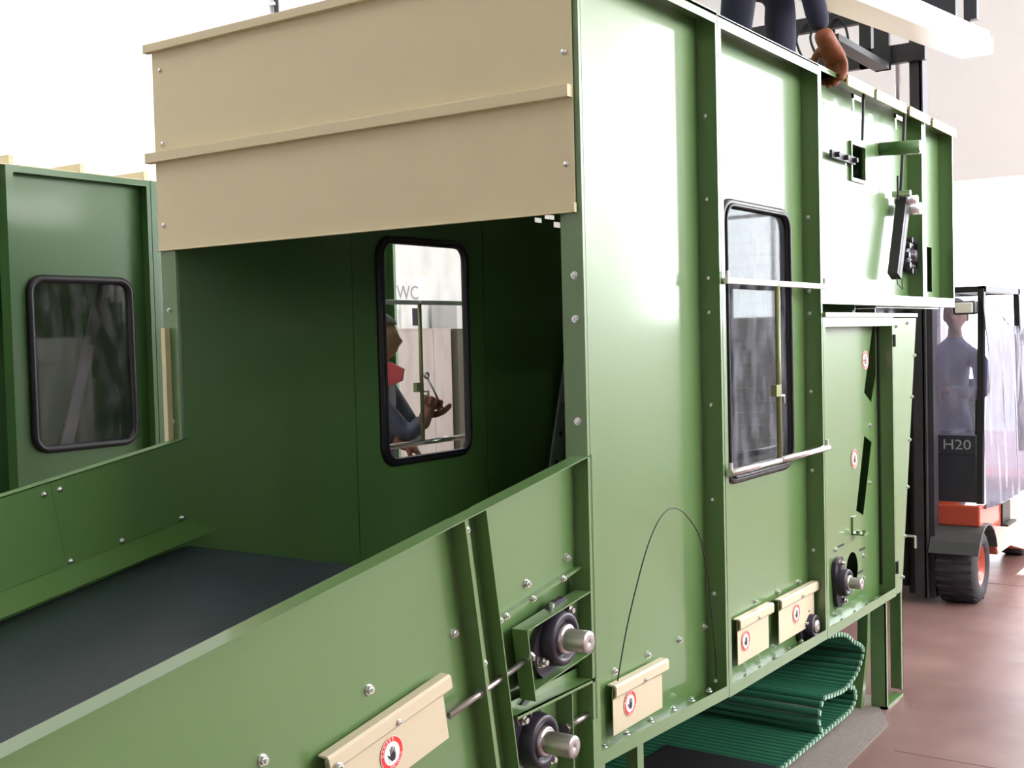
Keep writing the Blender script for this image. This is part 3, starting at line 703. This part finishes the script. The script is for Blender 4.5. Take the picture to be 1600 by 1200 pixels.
# ------------------------------------------------------------------ SLATTED APRON UNDER THE MACHINE, MAT
tag(MB().plate([[(2.2,-.09),(4.75,-.09),(5.47,-.075),(5.86,.12),(5.86,1.9),(2.2,1.9)]], lambda u, v: (u,v,.001), (0,0,1), .008).build('floor_mat', MATM), 'speckled grey felt mat on the floor under the green slatted apron', 'mat')
AP = empty('slatted_apron', (4.6,.1,.01), 'green slatted conveyor apron folded loosely on the mat under the machine', 'conveyor belt')
def path(pts, step):
    pts = smooth([(a, 0, b) for a, b in pts], 12); out = []; acc = 0
    for i in range(len(pts)-1):
        d = (pts[i+1]-pts[i]); L = d.length
        while acc <= L:
            out.append((pts[i]+d*(acc/L), d.normalized())); acc += step
        acc -= L
    return out
pa = [(4.95,.50),(5.20,.47),(5.40,.43),(5.52,.37),(5.62,.33),(5.667,.288),(5.63,.235),(5.54,.185),(5.38,.158),(5.207,.174),(5.107,.187),(5.056,.145),(5.052,.095),(5.085,.060)]
pb = [(3.0,.032),(3.8,.032),(4.6,.032),(5.2,.034),(5.42,.036),(5.51,.055),(5.548,.10),(5.51,.150),(5.47,.162)]
hs = [(-.016,.0),(-.016,.005),(-.009,.014),(.0,.017),(.008,.014),(.014,.005),(.014,.0)]
slat = MB().plate([hs], lambda u, v: (u, .006, v), (0,1,0), 1.55).plate([[(u*.85, v*1.25) for u, v in hs]], lambda u, v: (u, -.004, v), (0,1,0), .010, 1)
so_ = slat.build('slat', [SLAT, SLATE]); SL = so_.data; bpy.data.objects.remove(so_)
for pts, fl in ((pa, 1), (pb, 0)):
    for (p, d) in path(pts, .040):
        o = link('slat', SL, AP); at(o, (p.x, .10, p.z), AP); o.rotation_euler = (0, -math.atan2(d.z, d.x)+PI*fl, 0)
    cp = smooth([(a, 0, b) for a, b in pts], 8); bb = MB()
    bb.add([(p.x, y, p.z-dz) for p in cp for (y, dz) in ((.108,0),(1.64,0),(1.64,.004),(.108,.004))], [(4*i+a, 4*i+(a+1)%4, 4*i+4+(a+1)%4, 4*i+4+a) for i in range(len(cp)-1) for a in range(4)], 0, True)
    bb.build('backing_belt', SLATB, AP)
tag(MB().box((4.05,.11,.052), (4.57,.62,.058)).build('rubber_sheet', BLK), 'black rubber sheet lying on the green slats under the machine', 'sheet')

# ------------------------------------------------------------------ FORKLIFT
FK = empty('forklift', (8.1,.1,0), 'orange forklift with a plastic-wrapped cab and dark mast at the end of the machine', 'forklift')
# mast
for y0 in (.44,1.12):
    s = 1 if y0 < .8 else -1
    MB().box((8.02,y0-s*.01,.04), (8.13,y0+s*.012,4.3)).box((8.02,y0+.0,.04), (8.035,y0+s*.075,4.3)).box((8.115,y0,.04), (8.13,y0+s*.075,4.3)).build('mast_rail', MAST, FK, label='dark steel mast rail')
    MB().box((8.06,y0-s*.045,.04), (8.17,y0-s*.012,2.35)).box((8.14,y0,.04), (8.22,y0+s*.15,2.35)).build('mast_rail', MAST, FK)
MB().cyl((8.12,.62,.1), (8.12,.62,3.75), .022, 14).build('lift_cylinder', STEEL, FK); MB().cyl((8.12,.62,.1), (8.12,.62,2.0), .045, 16).build('lift_cylinder', MAST, FK)
MB().box((7.97,.40,3.60), (8.02,1.75,3.72)).box((7.97,.40,3.90), (8.02,1.75,4.0)).box((7.97,.75,3.60), (8.02,.83,4.0)).box((7.97,1.4,3.6), (8.02,1.48,4.0)).build('fork_carriage', BLK, FK)
MB().box((7.95,.07,3.80), (8.01,.15,4.4)).box((7.95,.20,3.80), (8.01,.31,4.4)).box((7.95,.11,3.71), (8.01,.29,3.80)).box((7.95,.31,3.86), (8.01,.72,4.4)).build('load_guard', PANELB, FK)
for y in (.62,1.30): MB().box((6.95,y,3.56), (7.97,y+.10,3.60)).box((7.93,y,3.56), (7.97,y+.10,3.95)).build('fork', BLK, FK)
h = MB()
for k in range(3): h.tube(smooth([(8.0,1.02+.10*k,3.70),(7.95,1.06+.1*k,3.86),(7.95,.98+.1*k,3.96),(7.98,.92+.1*k,3.88),(8.0,.90+.1*k,3.68)]), .009, 8)
h.build('hose', BLK, FK, label='black hydraulic hoses looped at the mast')
# chassis
MB().box((8.22,.28,.50), (8.42,1.10,.67)).build('body', ORG, FK, bevel=.01)
MB().box((8.30,.40,.12), (9.4,1.0,.5)).build('chassis', BLK, FK)
sd = [(8.14,.67),(8.55,.60),(8.72,.30),(9.0,.28),(9.35,.22),(9.9,.18),(10.1,.30),(10.15,.95),(9.9,1.02),(9.55,.60),(9.42,.64),(9.36,.50),(9.10,.50),(8.95,.62)]
sd = [(8.16,.66),(8.16,.52),(8.36,.50),(8.55,.42),(8.68,.25),(9.1,.25),(9.6,.14),(10.4,.2),(10.5,.66),(9.9,.62),(9.55,.58),(8.9,.58),(8.6,.64)]
MB().plate([sd], XZ(.13), (0,1,0), .9).build('body', ORG, FK, bevel=.012, label='orange painted body side')
MB().box((8.78,.118,.46), (9.02,.135,.60)).box((8.76,.08,.44), (9.04,.2,.455)).build('step', BLK, FK)
def wheel(x, y0, y1, r, nm='wheel'):
    w_ = MB(); yy = y1-y0
    w_.lathe((x,y0,r), (0,1,0), [(.02,r*.56),(.0,r*.66),(.012,r*.90),(.03,r),(yy-.03,r),(yy-.012,r*.90),(yy,r*.6)], 36)
    for k in range(26):
        t = 2*PI*k/26; c = Vector((x+(r+.002)*math.cos(t), 0, r+(r+.002)*math.sin(t)))
        if c.z < .012: continue
        w_.bar((c.x,y0+.02,c.z), (c.x,y0+yy*.48,c.z), .02, .012, (math.cos(t+.01),0,math.sin(t+.01))); w_.bar((c.x,y0+yy*.54,c.z), (c.x,y1-.02,c.z), .02, .012, (math.cos(t+.01),0,math.sin(t+.01)))
    o = w_.build(nm, TYRE, FK, label='black rubber tyre')
    rm = MB(); rm.lathe((x,y0+.02,r), (0,1,0), [(.0,r*.60),(.004,r*.54),(.03,r*.50),(.05,r*.36),(.05,r*.2),(.02,r*.18),(.02,.001)], 30)
    q = rm.build('rim', ORG, o, label='orange wheel rim')
    return o
wheel(8.26,.13,.40,.245); wheel(8.26,.98,1.25,.245); wheel(10.15,.22,.42,.20)
# mudguard over the front wheel
fd = MB(); prev = None
for k in range(8):
    a0 = math.radians(20+k*17); a1 = math.radians(20+(k+1)*17)
    R1, R2 = .285, .30
    vs = []
    for a in (a0, a1):
        for R in (R1, R2):
            for y in (.10,.42): vs.append((8.26+R*math.cos(a), y, .236+R*math.sin(a)))
    fd.add(vs, [(0,1,3,2),(4,6,7,5),(2,3,7,6),(0,4,5,1),(0,2,6,4),(1,5,7,3)], 0)
fd.build('mudguard', FEND, FK, label='dark grey plastic mudguard')
# cab front
MB().box((8.24,.17,.67), (8.30,1.10,.99)).build('cab_panel', PANELB, FK)
MB().box((8.235,.17,.992), (8.30,1.10,1.12)).build('cab_panel', PANELB, FK)
text('H20', .095, lambda x, y, z: (8.233-z, .29-x*1.15, 1.055+y), GREYT, 'lettering', FK)
MB().bar((8.27,.15,.66), (8.36,.15,2.10), .05, .04, (0,1,0)).build('cab_post', BLK, FK)
MB().bar((8.27,1.12,.66), (8.36,1.12,2.10), .05, .04, (0,1,0)).build('cab_post', BLK, FK)
for y in (.15,1.12): MB().bar((9.6,y,.9), (9.45,y,2.12), .05, .04, (0,1,0)).build('cab_post', BLK, FK)
rf = MB().box((8.34,.13,2.08), (8.40,1.14,2.12)).box((9.42,.13,2.08), (9.48,1.14,2.12)).box((8.34,.13,2.08), (9.48,.17,2.12)).box((8.34,1.10,2.08), (9.48,1.14,2.12))
for k in range(6): rf.box((8.40,.24+.15*k,2.085), (9.42,.265+.15*k,2.115))
rf.build('roof_guard', BLK, FK)
lp = MB().box((8.20,.155,1.93), (8.30,.30,2.02)).build('headlamp', BLK, FK, bevel=.015); MB().box((8.192,.17,1.94), (8.205,.285,2.01)).build('lens', LAMPG, lp, bevel=.008)
MB().plate([[(.18,1.12),(1.10,1.12),(1.10,2.06),(.18,2.06)]], lambda u, v: (8.26+(v-1.12)*.09, u, v), (1,0,0), .004).build('windscreen', SCREEN, FK, label='hazy plastic windscreen')
# crumpled plastic side cover
n1, n2 = 26, 22; vs = []
for i in range(n1+1):
    for j in range(n2+1):
        u, v = i/n1, j/n2
        x = 8.29+u*1.36; z = .62+v*1.42
        y = .115 + .016*math.sin(u*23+v*2)*math.cos(v*4+u*3) + .005*math.sin(u*47+v*5) - .02*(1-v)*math.sin(u*3)
        if v > .75: y += (v-.75)*.12
        if z > 1.85-.0*u: z = min(z, 2.07-.42*max(0, u-.12))
        vs.append((x,y,z))
fs = [(i*(n2+1)+j, (i+1)*(n2+1)+j, (i+1)*(n2+1)+j+1, i*(n2+1)+j+1) for i in range(n1) for j in range(n2)]
MB().add(vs, fs, 0, True).build('plastic_cover', PLAST, FK, label='crumpled translucent plastic sheet wrapped over the cab side')
MB().cyl((8.55,.78,1.05), (8.42,.78,1.30), .02, 10).tube([(8.44+.06*math.sin(t*2*PI/20), .62+.16*math.cos(t*2*PI/20), 1.36+.13*math.sin(t*2*PI/20)) for t in range(20)], .014, 8, True).build('steering_wheel', BLK, FK)
MB().box((9.0,.42,.75), (9.5,.9,.95)).box((9.4,.42,.9), (9.55,.9,1.45)).build('seat', BLK, FK, bevel=.04)
# white beam carried on the forks
bmw = MB().bar((5.30,.16,3.42), (7.90,.06,3.60), .20, .10, (0,0,1)).bar((5.30,.16,3.49), (7.90,.06,3.67), .16, .05, (0,0,1)).build('steel_beam', WHT, bevel=.006)
tag(bmw, 'white painted steel beam raised beside the forklift mast', 'beam')
MB
# low dark object at the mast foot
tag(MB().box((8.6,1.35,.0), (9.3,1.8,.10)).box((8.65,1.4,.10), (9.2,1.75,.16)).build('steel_plates', MAST, bevel=.006), 'dark steel plates stacked on the floor behind the forklift mast', 'steel plates')

# ------------------------------------------------------------------ PEOPLE
def evalmesh(o):
    dg = bpy.context.evaluated_depsgraph_get(); return bpy.data.meshes.new_from_object(o.evaluated_get(dg))
def skin_mesh(verts, edges, sub=2):
    me = bpy.data.meshes.new('sk'); me.from_pydata([v[:3] for v in verts], edges, [])
    o = bpy.data.objects.new('sk', me); COL.objects.link(o)
    m_ = o.modifiers.new('s', 'SKIN'); m_.use_smooth_shade = True
    for i, v in enumerate(verts):
        sv = me.skin_vertices[0].data[i]; rd = v[3]; sv.radius = rd if isinstance(rd, tuple) else (rd, rd); sv.use_root = (i == 0)
    s_2 = o.modifiers.new('u', 'SUBSURF'); s_2.levels = sub; s_2.render_levels = sub
    r = evalmesh(o); bpy.data.objects.remove(o); return r
def head_mesh(c, face, up=(0,0,1), s=1.0):
    "shaped head: cranium, jaw, nose, brow, lips, ears; c = head centre (eye level)"
    f = Vector(face).normalized(); up = Vector(up); l = up.cross(f).normalized(); up = f.cross(l).normalized()
    bm = bmesh.new(); bmesh.ops.create_uvsphere(bm, u_segments=36, v_segments=24, radius=1)
    for v in bm.verts:
        x, y, z = v.co.x, v.co.y, v.co.z       # x forward, y left, z up
        X_, Y_, Z_ = x*.098, y*.076, z*.118
        if z < 0: Y_ *= 1-.28*(-z)**1.3; X_ += .012*(-z); 
        if z < -.2 and x < 0: X_ *= 1-.45*min(1, (-z-.2)*1.3)
        if x > .55:
            X_ += .034*math.exp(-((y/.20)**2))*math.exp(-(((z+.14)/.17)**2))      # nose
            X_ += .007*math.exp(-(((z-.18)/.09)**2))                              # brow
            X_ -= .010*math.exp(-(((abs(y)-.36)/.15)**2))*math.exp(-(((z-.02)/.11)**2))  # eye sockets
            X_ += .008*math.exp(-((y/.3)**2))*math.exp(-(((z+.52)/.07)**2))+.007*math.exp(-((y/.28)**2))*math.exp(-(((z+.66)/.06)**2))
            X_ += .010*math.exp(-((y/.3)**2))*math.exp(-(((z+.92)/.12)**2))
        v.co = Vector(c)+(f*X_+l*Y_+up*Z_)*s
    me = bpy.data.meshes.new('h'); bm.to_mesh(me); bm.free()
    e = MB()
    for sg in (-1, 1):
        cc = Vector(c)+(l*sg*.078-f*.004-up*.005)*s
        e.tube([cc+(f*.016*math.cos(t)+up*.030*math.sin(t)+l*sg*.008*math.cos(t+2.6))*s for t in [2*PI*k/12 for k in range(12)]], .006*s, 6, True)
        e.lathe(cc, l*sg, [(-.01,.018*s),(.004,.016*s),(.004,.001)], 10)
    for sg in (-1, 1):
        cc = Vector(c)+(f*.079+l*sg*.030+up*.004)*s; e.lathe(cc-f*.012, f, [(0,.004),(.003,.010),(.008,.012),(.014,.010),(.018,.001)], 10)
    o = e.build('e', SKIN); em = o.data; bpy.data.objects.remove(o)
    return me, em
def body(name, parent, verts, edges, head, mats, classify, voxel=.012):
    bm = bmesh.new(); bm.from_mesh(skin_mesh(verts, edges))
    for m_ in head: bm.from_mesh(m_)
    me = bpy.data.meshes.new(name); bm.to_mesh(me); bm.free()
    o = bpy.data.objects.new(name, me); COL.objects.link(o)
    r = o.modifiers.new('r', 'REMESH'); r.mode = 'VOXEL'; r.voxel_size = voxel; r.use_smooth_shade = True
    sm = o.modifiers.new('s', 'SMOOTH'); sm.factor = .5; sm.iterations = 3
    me = evalmesh(o); bpy.data.objects.remove(o); me.name = name
    me.materials.clear()
    for m_ in mats: me.materials.append(m_)
    for p in me.polygons: p.material_index = classify(p.center); p.use_smooth = True
    off = OFF.get(parent, Vector((0,0,0)))
    for v in me.vertices: v.co -= off
    return link(name, me, parent)
def glove(parent, w, d, n, side=1, curl=1.0, s=1.0, label='brown leather work glove'):
    "w wrist, d along the palm, n palm normal (fingers curl towards n)"
    w = Vector(w); d = Vector(d).normalized(); n = Vector(n); n = (n-d*n.dot(d)).normalized(); l = d.cross(n)*side
    V = [tuple(w-d*.05*s)+((.034*s,.030*s),), tuple(w)+((.032*s,.026*s),), tuple(w+d*.045*s)+((.042*s,.022*s),), tuple(w+d*.082*s)+((.042*s,.018*s),)]
    E_ = [(0,1),(1,2),(2,3)]
    bm = bmesh.new(); bm.from_mesh(skin_mesh(V, E_))
    for (off, L, k) in ((.030,.072,0), (.010,.080,1), (-.011,.075,2), (-.031,.060,3)):
        a = w+d*.070*s+l*off*s; pts = [a]; ang = 0; p = a.copy()
        for q_, fr_ in enumerate((.42,.32,.26)):
            ang += curl*(.55,.75,.6)[q_]; p = p+(d*math.cos(ang)+n*math.sin(ang))*L*fr_*s*1.15; pts.append(p.copy())
        v = [tuple(a-d*.02*s)+(.0105*s,)]+[tuple(x)+(.0112*s if i < 3 else .0085*s,) for i, x in enumerate(pts)]
        bm.from_mesh(skin_mesh(v, [(i, i+1) for i in range(len(v)-1)]))
    a = w+d*.022*s+l*.030*s
    t1 = a+(d*.6+l*.7+n*.3).normalized()*.040*s; t2 = t1+(d*.7+l*.2+n*.8).normalized()*.032*s; t3 = t2+(d*.5-l*.1+n*.9).normalized()*.022*s
    v = [tuple(a-l*.02*s)+(.015*s,), tuple(a)+(.015*s,), tuple(t1)+(.0135*s,), tuple(t2)+(.012*s,), tuple(t3)+(.009*s,)]
    bm.from_mesh(skin_mesh(v, [(i, i+1) for i in range(4)]))
    me = bpy.data.meshes.new('glove'); bm.to_mesh(me); bm.free()
    o = bpy.data.objects.new('g', me); COL.objects.link(o)
    r = o.modifiers.new('r', 'REMESH'); r.mode = 'VOXEL'; r.voxel_size = .0045*s; r.use_smooth_shade = True
    me = evalmesh(o); bpy.data.objects.remove(o); me.materials.clear(); me.materials.append(GLOVE)
    off_ = OFF.get(parent, Vector((0,0,0)))
    for v in me.vertices: v.co -= off_
    g = link('glove', me, parent); g['label'] = label; return g
def boots(parent, feet, f):
    f = Vector(f).normalized()
    for a in feet:
        a = Vector(a); V = [tuple(a+Vector((0,0,.05)))+(.055,), tuple(a-f*.02+Vector((0,0,-.035)))+(.05,), tuple(a+f*.09+Vector((0,0,-.045)))+((.048,.04),), tuple(a+f*.17+Vector((0,0,-.055)))+((.042,.030),)]
        me = skin_mesh(V, [(0,1),(1,2),(2,3)]); me.materials.append(BOOT)
        for v in me.vertices: v.co -= OFF.get(parent, Vector((0,0,0))); 
        link('boot', me, parent)
def hair(parent, c, f, m_=HAIR, s=1.0):
    f = Vector(f).normalized(); up = Vector((0,0,1)); l = up.cross(f).normalized(); f = l.cross(up)
    bm = bmesh.new(); bmesh.ops.create_uvsphere(bm, u_segments=28, v_segments=18, radius=1)
    kill = []
    for v in bm.verts:
        x, y, z = v.co
        if z < -.35+ (.75 if x > .1 else .0)+ (.1 if x > .6 else 0): kill.append(v)
        k = 1+.03*math.sin(17*x+9*y)*math.sin(13*z)
        v.co = Vector(c)+(f*(x*.105*k-.004)+l*y*.083*k+up*(z*.124*k+.004))*s-OFF[parent]
    bmesh.ops.delete(bm, geom=kill, context='VERTS')
    me = bpy.data.meshes.new('hair'); bm.to_mesh(me); bm.free(); me.materials.append(m_)
    o = link('hair', me, parent); sd_ = o.modifiers.new('s', 'SOLIDIFY'); sd_.thickness = .006; sd_.offset = 1
    for p in me.polygons: p.use_smooth = True
    return o
# standing man seen through the far window, facing the machine and holding a spanner
F = Vector((.40,-.92,0)).normalized(); Lf = Vector((0,0,1)).cross(F)
MAN = empty('person', (4.74,2.42,0), 'man in dark blue jacket with red collar standing behind the far window', 'person')
P0 = Vector((4.725,2.39,0))
def J(f_, l_, z): return P0+F*f_+Lf*l_+Vector((0,0,z))
hc = J(.05,0,1.865)
Rsh, Lsh = J(0,-.20,1.60), J(0,.20,1.60)
Relb = Vector((4.67,2.10,1.365)); Rw = Vector((4.70,2.02,1.455)); Lelb = J(.16,.27,1.33); Lw = Vector((4.66,2.14,1.32))
V = [tuple(J(0,0,1.0))+((.155,.12),), tuple(J(.01,0,1.22))+((.15,.12),), tuple(J(0,0,1.45))+((.17,.12),), tuple(J(0,0,1.60))+((.11,.085),), tuple(J(.01,0,1.68))+(.056,), tuple(J(.035,0,1.80))+(.055,),
     tuple(Rsh)+(.072,), tuple(Relb)+(.055,), tuple(Rw)+(.040,), tuple(Lsh)+(.072,), tuple(Lelb)+(.055,), tuple(Lw)+(.040,),
     tuple(J(0,-.10,.92))+(.095,), tuple(J(.02,-.11,.50))+(.066,), tuple(J(-.01,-.12,.10))+(.048,), tuple(J(0,.10,.92))+(.095,), tuple(J(.02,.11,.50))+(.066,), tuple(J(-.01,.12,.10))+(.048,)]
E_ = [(0,1),(1,2),(2,3),(3,4),(4,5),(3,6),(6,7),(7,8),(3,9),(9,10),(10,11),(0,12),(12,13),(13,14),(0,15),(15,16),(16,17)]
body('body', MAN, V, E_, head_mesh(hc, F), [SKIN, JACK, JEAN], lambda p: 0 if p.z > 1.70 else (1 if p.z > .95 else 2), .009)
hair(MAN, hc+Vector((0,0,.004)), F)
cl = MB()
for k, z in enumerate((1.675,1.70,1.725)): cl.tube([J(.015,0,z)+F*(.085-.004*k)*math.cos(t)+Lf*(.085-.004*k)*math.sin(t)+Vector((0,0,-.02*math.cos(t))) for t in [2*PI*q/20 for q in range(20)]], .019, 8, True)
cl.plate([[(.0,.0),(.05,.015),(.12,-.02),(.11,-.075),(.05,-.10),(.0,-.05)]], lambda u, v: tuple(J(.06+u*1.1,-.07,1.725+v*1.1)), tuple(Lf), .03)
cl.build('collar', SCARF, MAN, label='red collar of a shirt or scarf')
glove(MAN, Rw, (.35,-.15,.9), (-.5,-.7,-.1), 1, 2.3, 1.3)
glove(MAN, Lw, (.3,-.6,-.3), (0,-.3,-.95), -1, 1.1, 1.1)
boots(MAN, [J(-.01,-.12,.085), J(-.01,.12,.085)], F)
sp = empty('spanner', (4.70,1.96,1.58), 'thin steel spanner held upright in the gloved hand behind the window', 'spanner')
MB().cyl((4.76,1.95,1.50), (4.685,1.99,1.665), .0055, 10).build('handle', STEEL, sp)
MB().lathe((4.68,1.98,1.672), (0,1,0), [(0,.012),(.0,.018),(.012,.018),(.012,.012),(0,.012)], 16).build('ring_head', STEEL, sp)
# crouching man on the roof
ROOF = empty('person', (5.2,.55,2.972), 'man in dark blue trousers crouching on the machine roof', 'person')
A1, A2 = Vector((4.96,.42,3.06)), Vector((5.58,.44,3.06))
K1, K2 = Vector((4.90,.34,3.50)), Vector((5.52,.42,3.50))
PV = Vector((5.24,.80,3.62)); CH = Vector((5.12,.50,3.98)); NK = Vector((5.10,.40,4.10))
hc2 = Vector((5.08,.26,4.22)); F2 = Vector((-.1,-.85,-.5)).normalized()
S1, S2 = Vector((4.90,.42,4.0)), Vector((5.32,.44,4.02))
E1, W1 = Vector((4.86,.10,3.62)), Vector((5.03,.04,3.13))
E2, W2 = Vector((5.40,.50,3.76)), Vector((5.36,.36,3.58))
V = [tuple(PV)+((.15,.13),), tuple((PV+CH)/2)+((.15,.13),), tuple(CH)+((.16,.12),), tuple(NK)+(.06,), tuple(hc2+Vector((0,.05,-.04)))+(.055,),
     tuple(S1)+(.07,), tuple(E1)+(.062,), tuple(W1)+(.050,), tuple(S2)+(.07,), tuple(E2)+(.056,), tuple(W2)+(.042,),
     tuple(PV+Vector((-.12,0,-.03)))+(.10,), tuple(K1)+(.085,), tuple((K1+A1)/2)+(.082,), tuple(A1+Vector((0,0,.04)))+(.072,), tuple(PV+Vector((.12,0,-.03)))+(.10,), tuple(K2)+(.085,), tuple((K2+A2)/2)+(.082,), tuple(A2+Vector((0,0,.04)))+(.072,)]
E_ = [(0,1),(1,2),(2,3),(3,4),(2,5),(5,6),(6,7),(2,8),(8,9),(9,10),(0,11),(11,12),(12,13),(13,14),(0,15),(15,16),(16,17),(17,18)]
body('body', ROOF, V, E_, head_mesh(hc2, F2), [SKIN, JEAN], lambda p: 0 if (p.z > 4.06 and p.y < .42) else 1)
hair(ROOF, hc2, Vector((-.1,-.99,0)))
glove(ROOF, (5.04,.02,3.09), (.60,-.10,-.55), (-.35,.25,-.75), 1, .9, 1.45)
glove(ROOF, W2, (-.05,-.3,-.9), (0,.9,-.2), -1, .8, 1.1)
boots(ROOF, [A1, A2], (-.15,-1,0))
# forklift driver
DRV = empty('person', (9.15,.62,.95), 'driver in blue-grey jacket seated in the forklift behind the plastic', 'person')
D_ = Vector((-1,0,0)); hc3 = Vector((9.08,.50,1.93))
V = [(9.2,.58,1.02,(.16,.13)), (9.2,.57,1.25,(.15,.12)), (9.18,.55,1.52,(.18,.125)), (9.16,.53,1.68,(.10,.08)), (9.14,.52,1.76,.056), (9.10,.51,1.87,.055),
     (9.14,.34,1.60,.075), (8.95,.28,1.36,.056), (8.66,.46,1.40,.042), (9.14,.76,1.60,.075), (8.98,.84,1.36,.056), (8.66,.76,1.42,.042),
     (9.12,.48,1.0,.095), (8.78,.46,1.02,.075), (8.62,.46,.72,.052), (9.12,.70,1.0,.095), (8.78,.72,1.02,.075), (8.62,.72,.72,.052)]
E_ = [(0,1),(1,2),(2,3),(3,4),(4,5),(3,6),(6,7),(7,8),(3,9),(9,10),(10,11),(0,12),(12,13),(13,14),(0,15),(15,16),(16,17)]
body('body', DRV, V, E_, head_mesh(hc3, D_), [SKIN, JACKP, JEAN], lambda p: 0 if p.z > 1.77 else (1 if p.z > 1.08 else 2), .014)
hair(DRV, hc3, D_)
glove(DRV, (8.66,.46,1.40), (-.9,.2,.1), (0,.1,-1), 1, 1.0); glove(DRV, (8.66,.76,1.42), (-.9,-.2,.1), (0,-.1,-1), -1, 1.0)
boots(DRV, [(8.60,.46,.70), (8.60,.72,.70)], (-1,0,0))
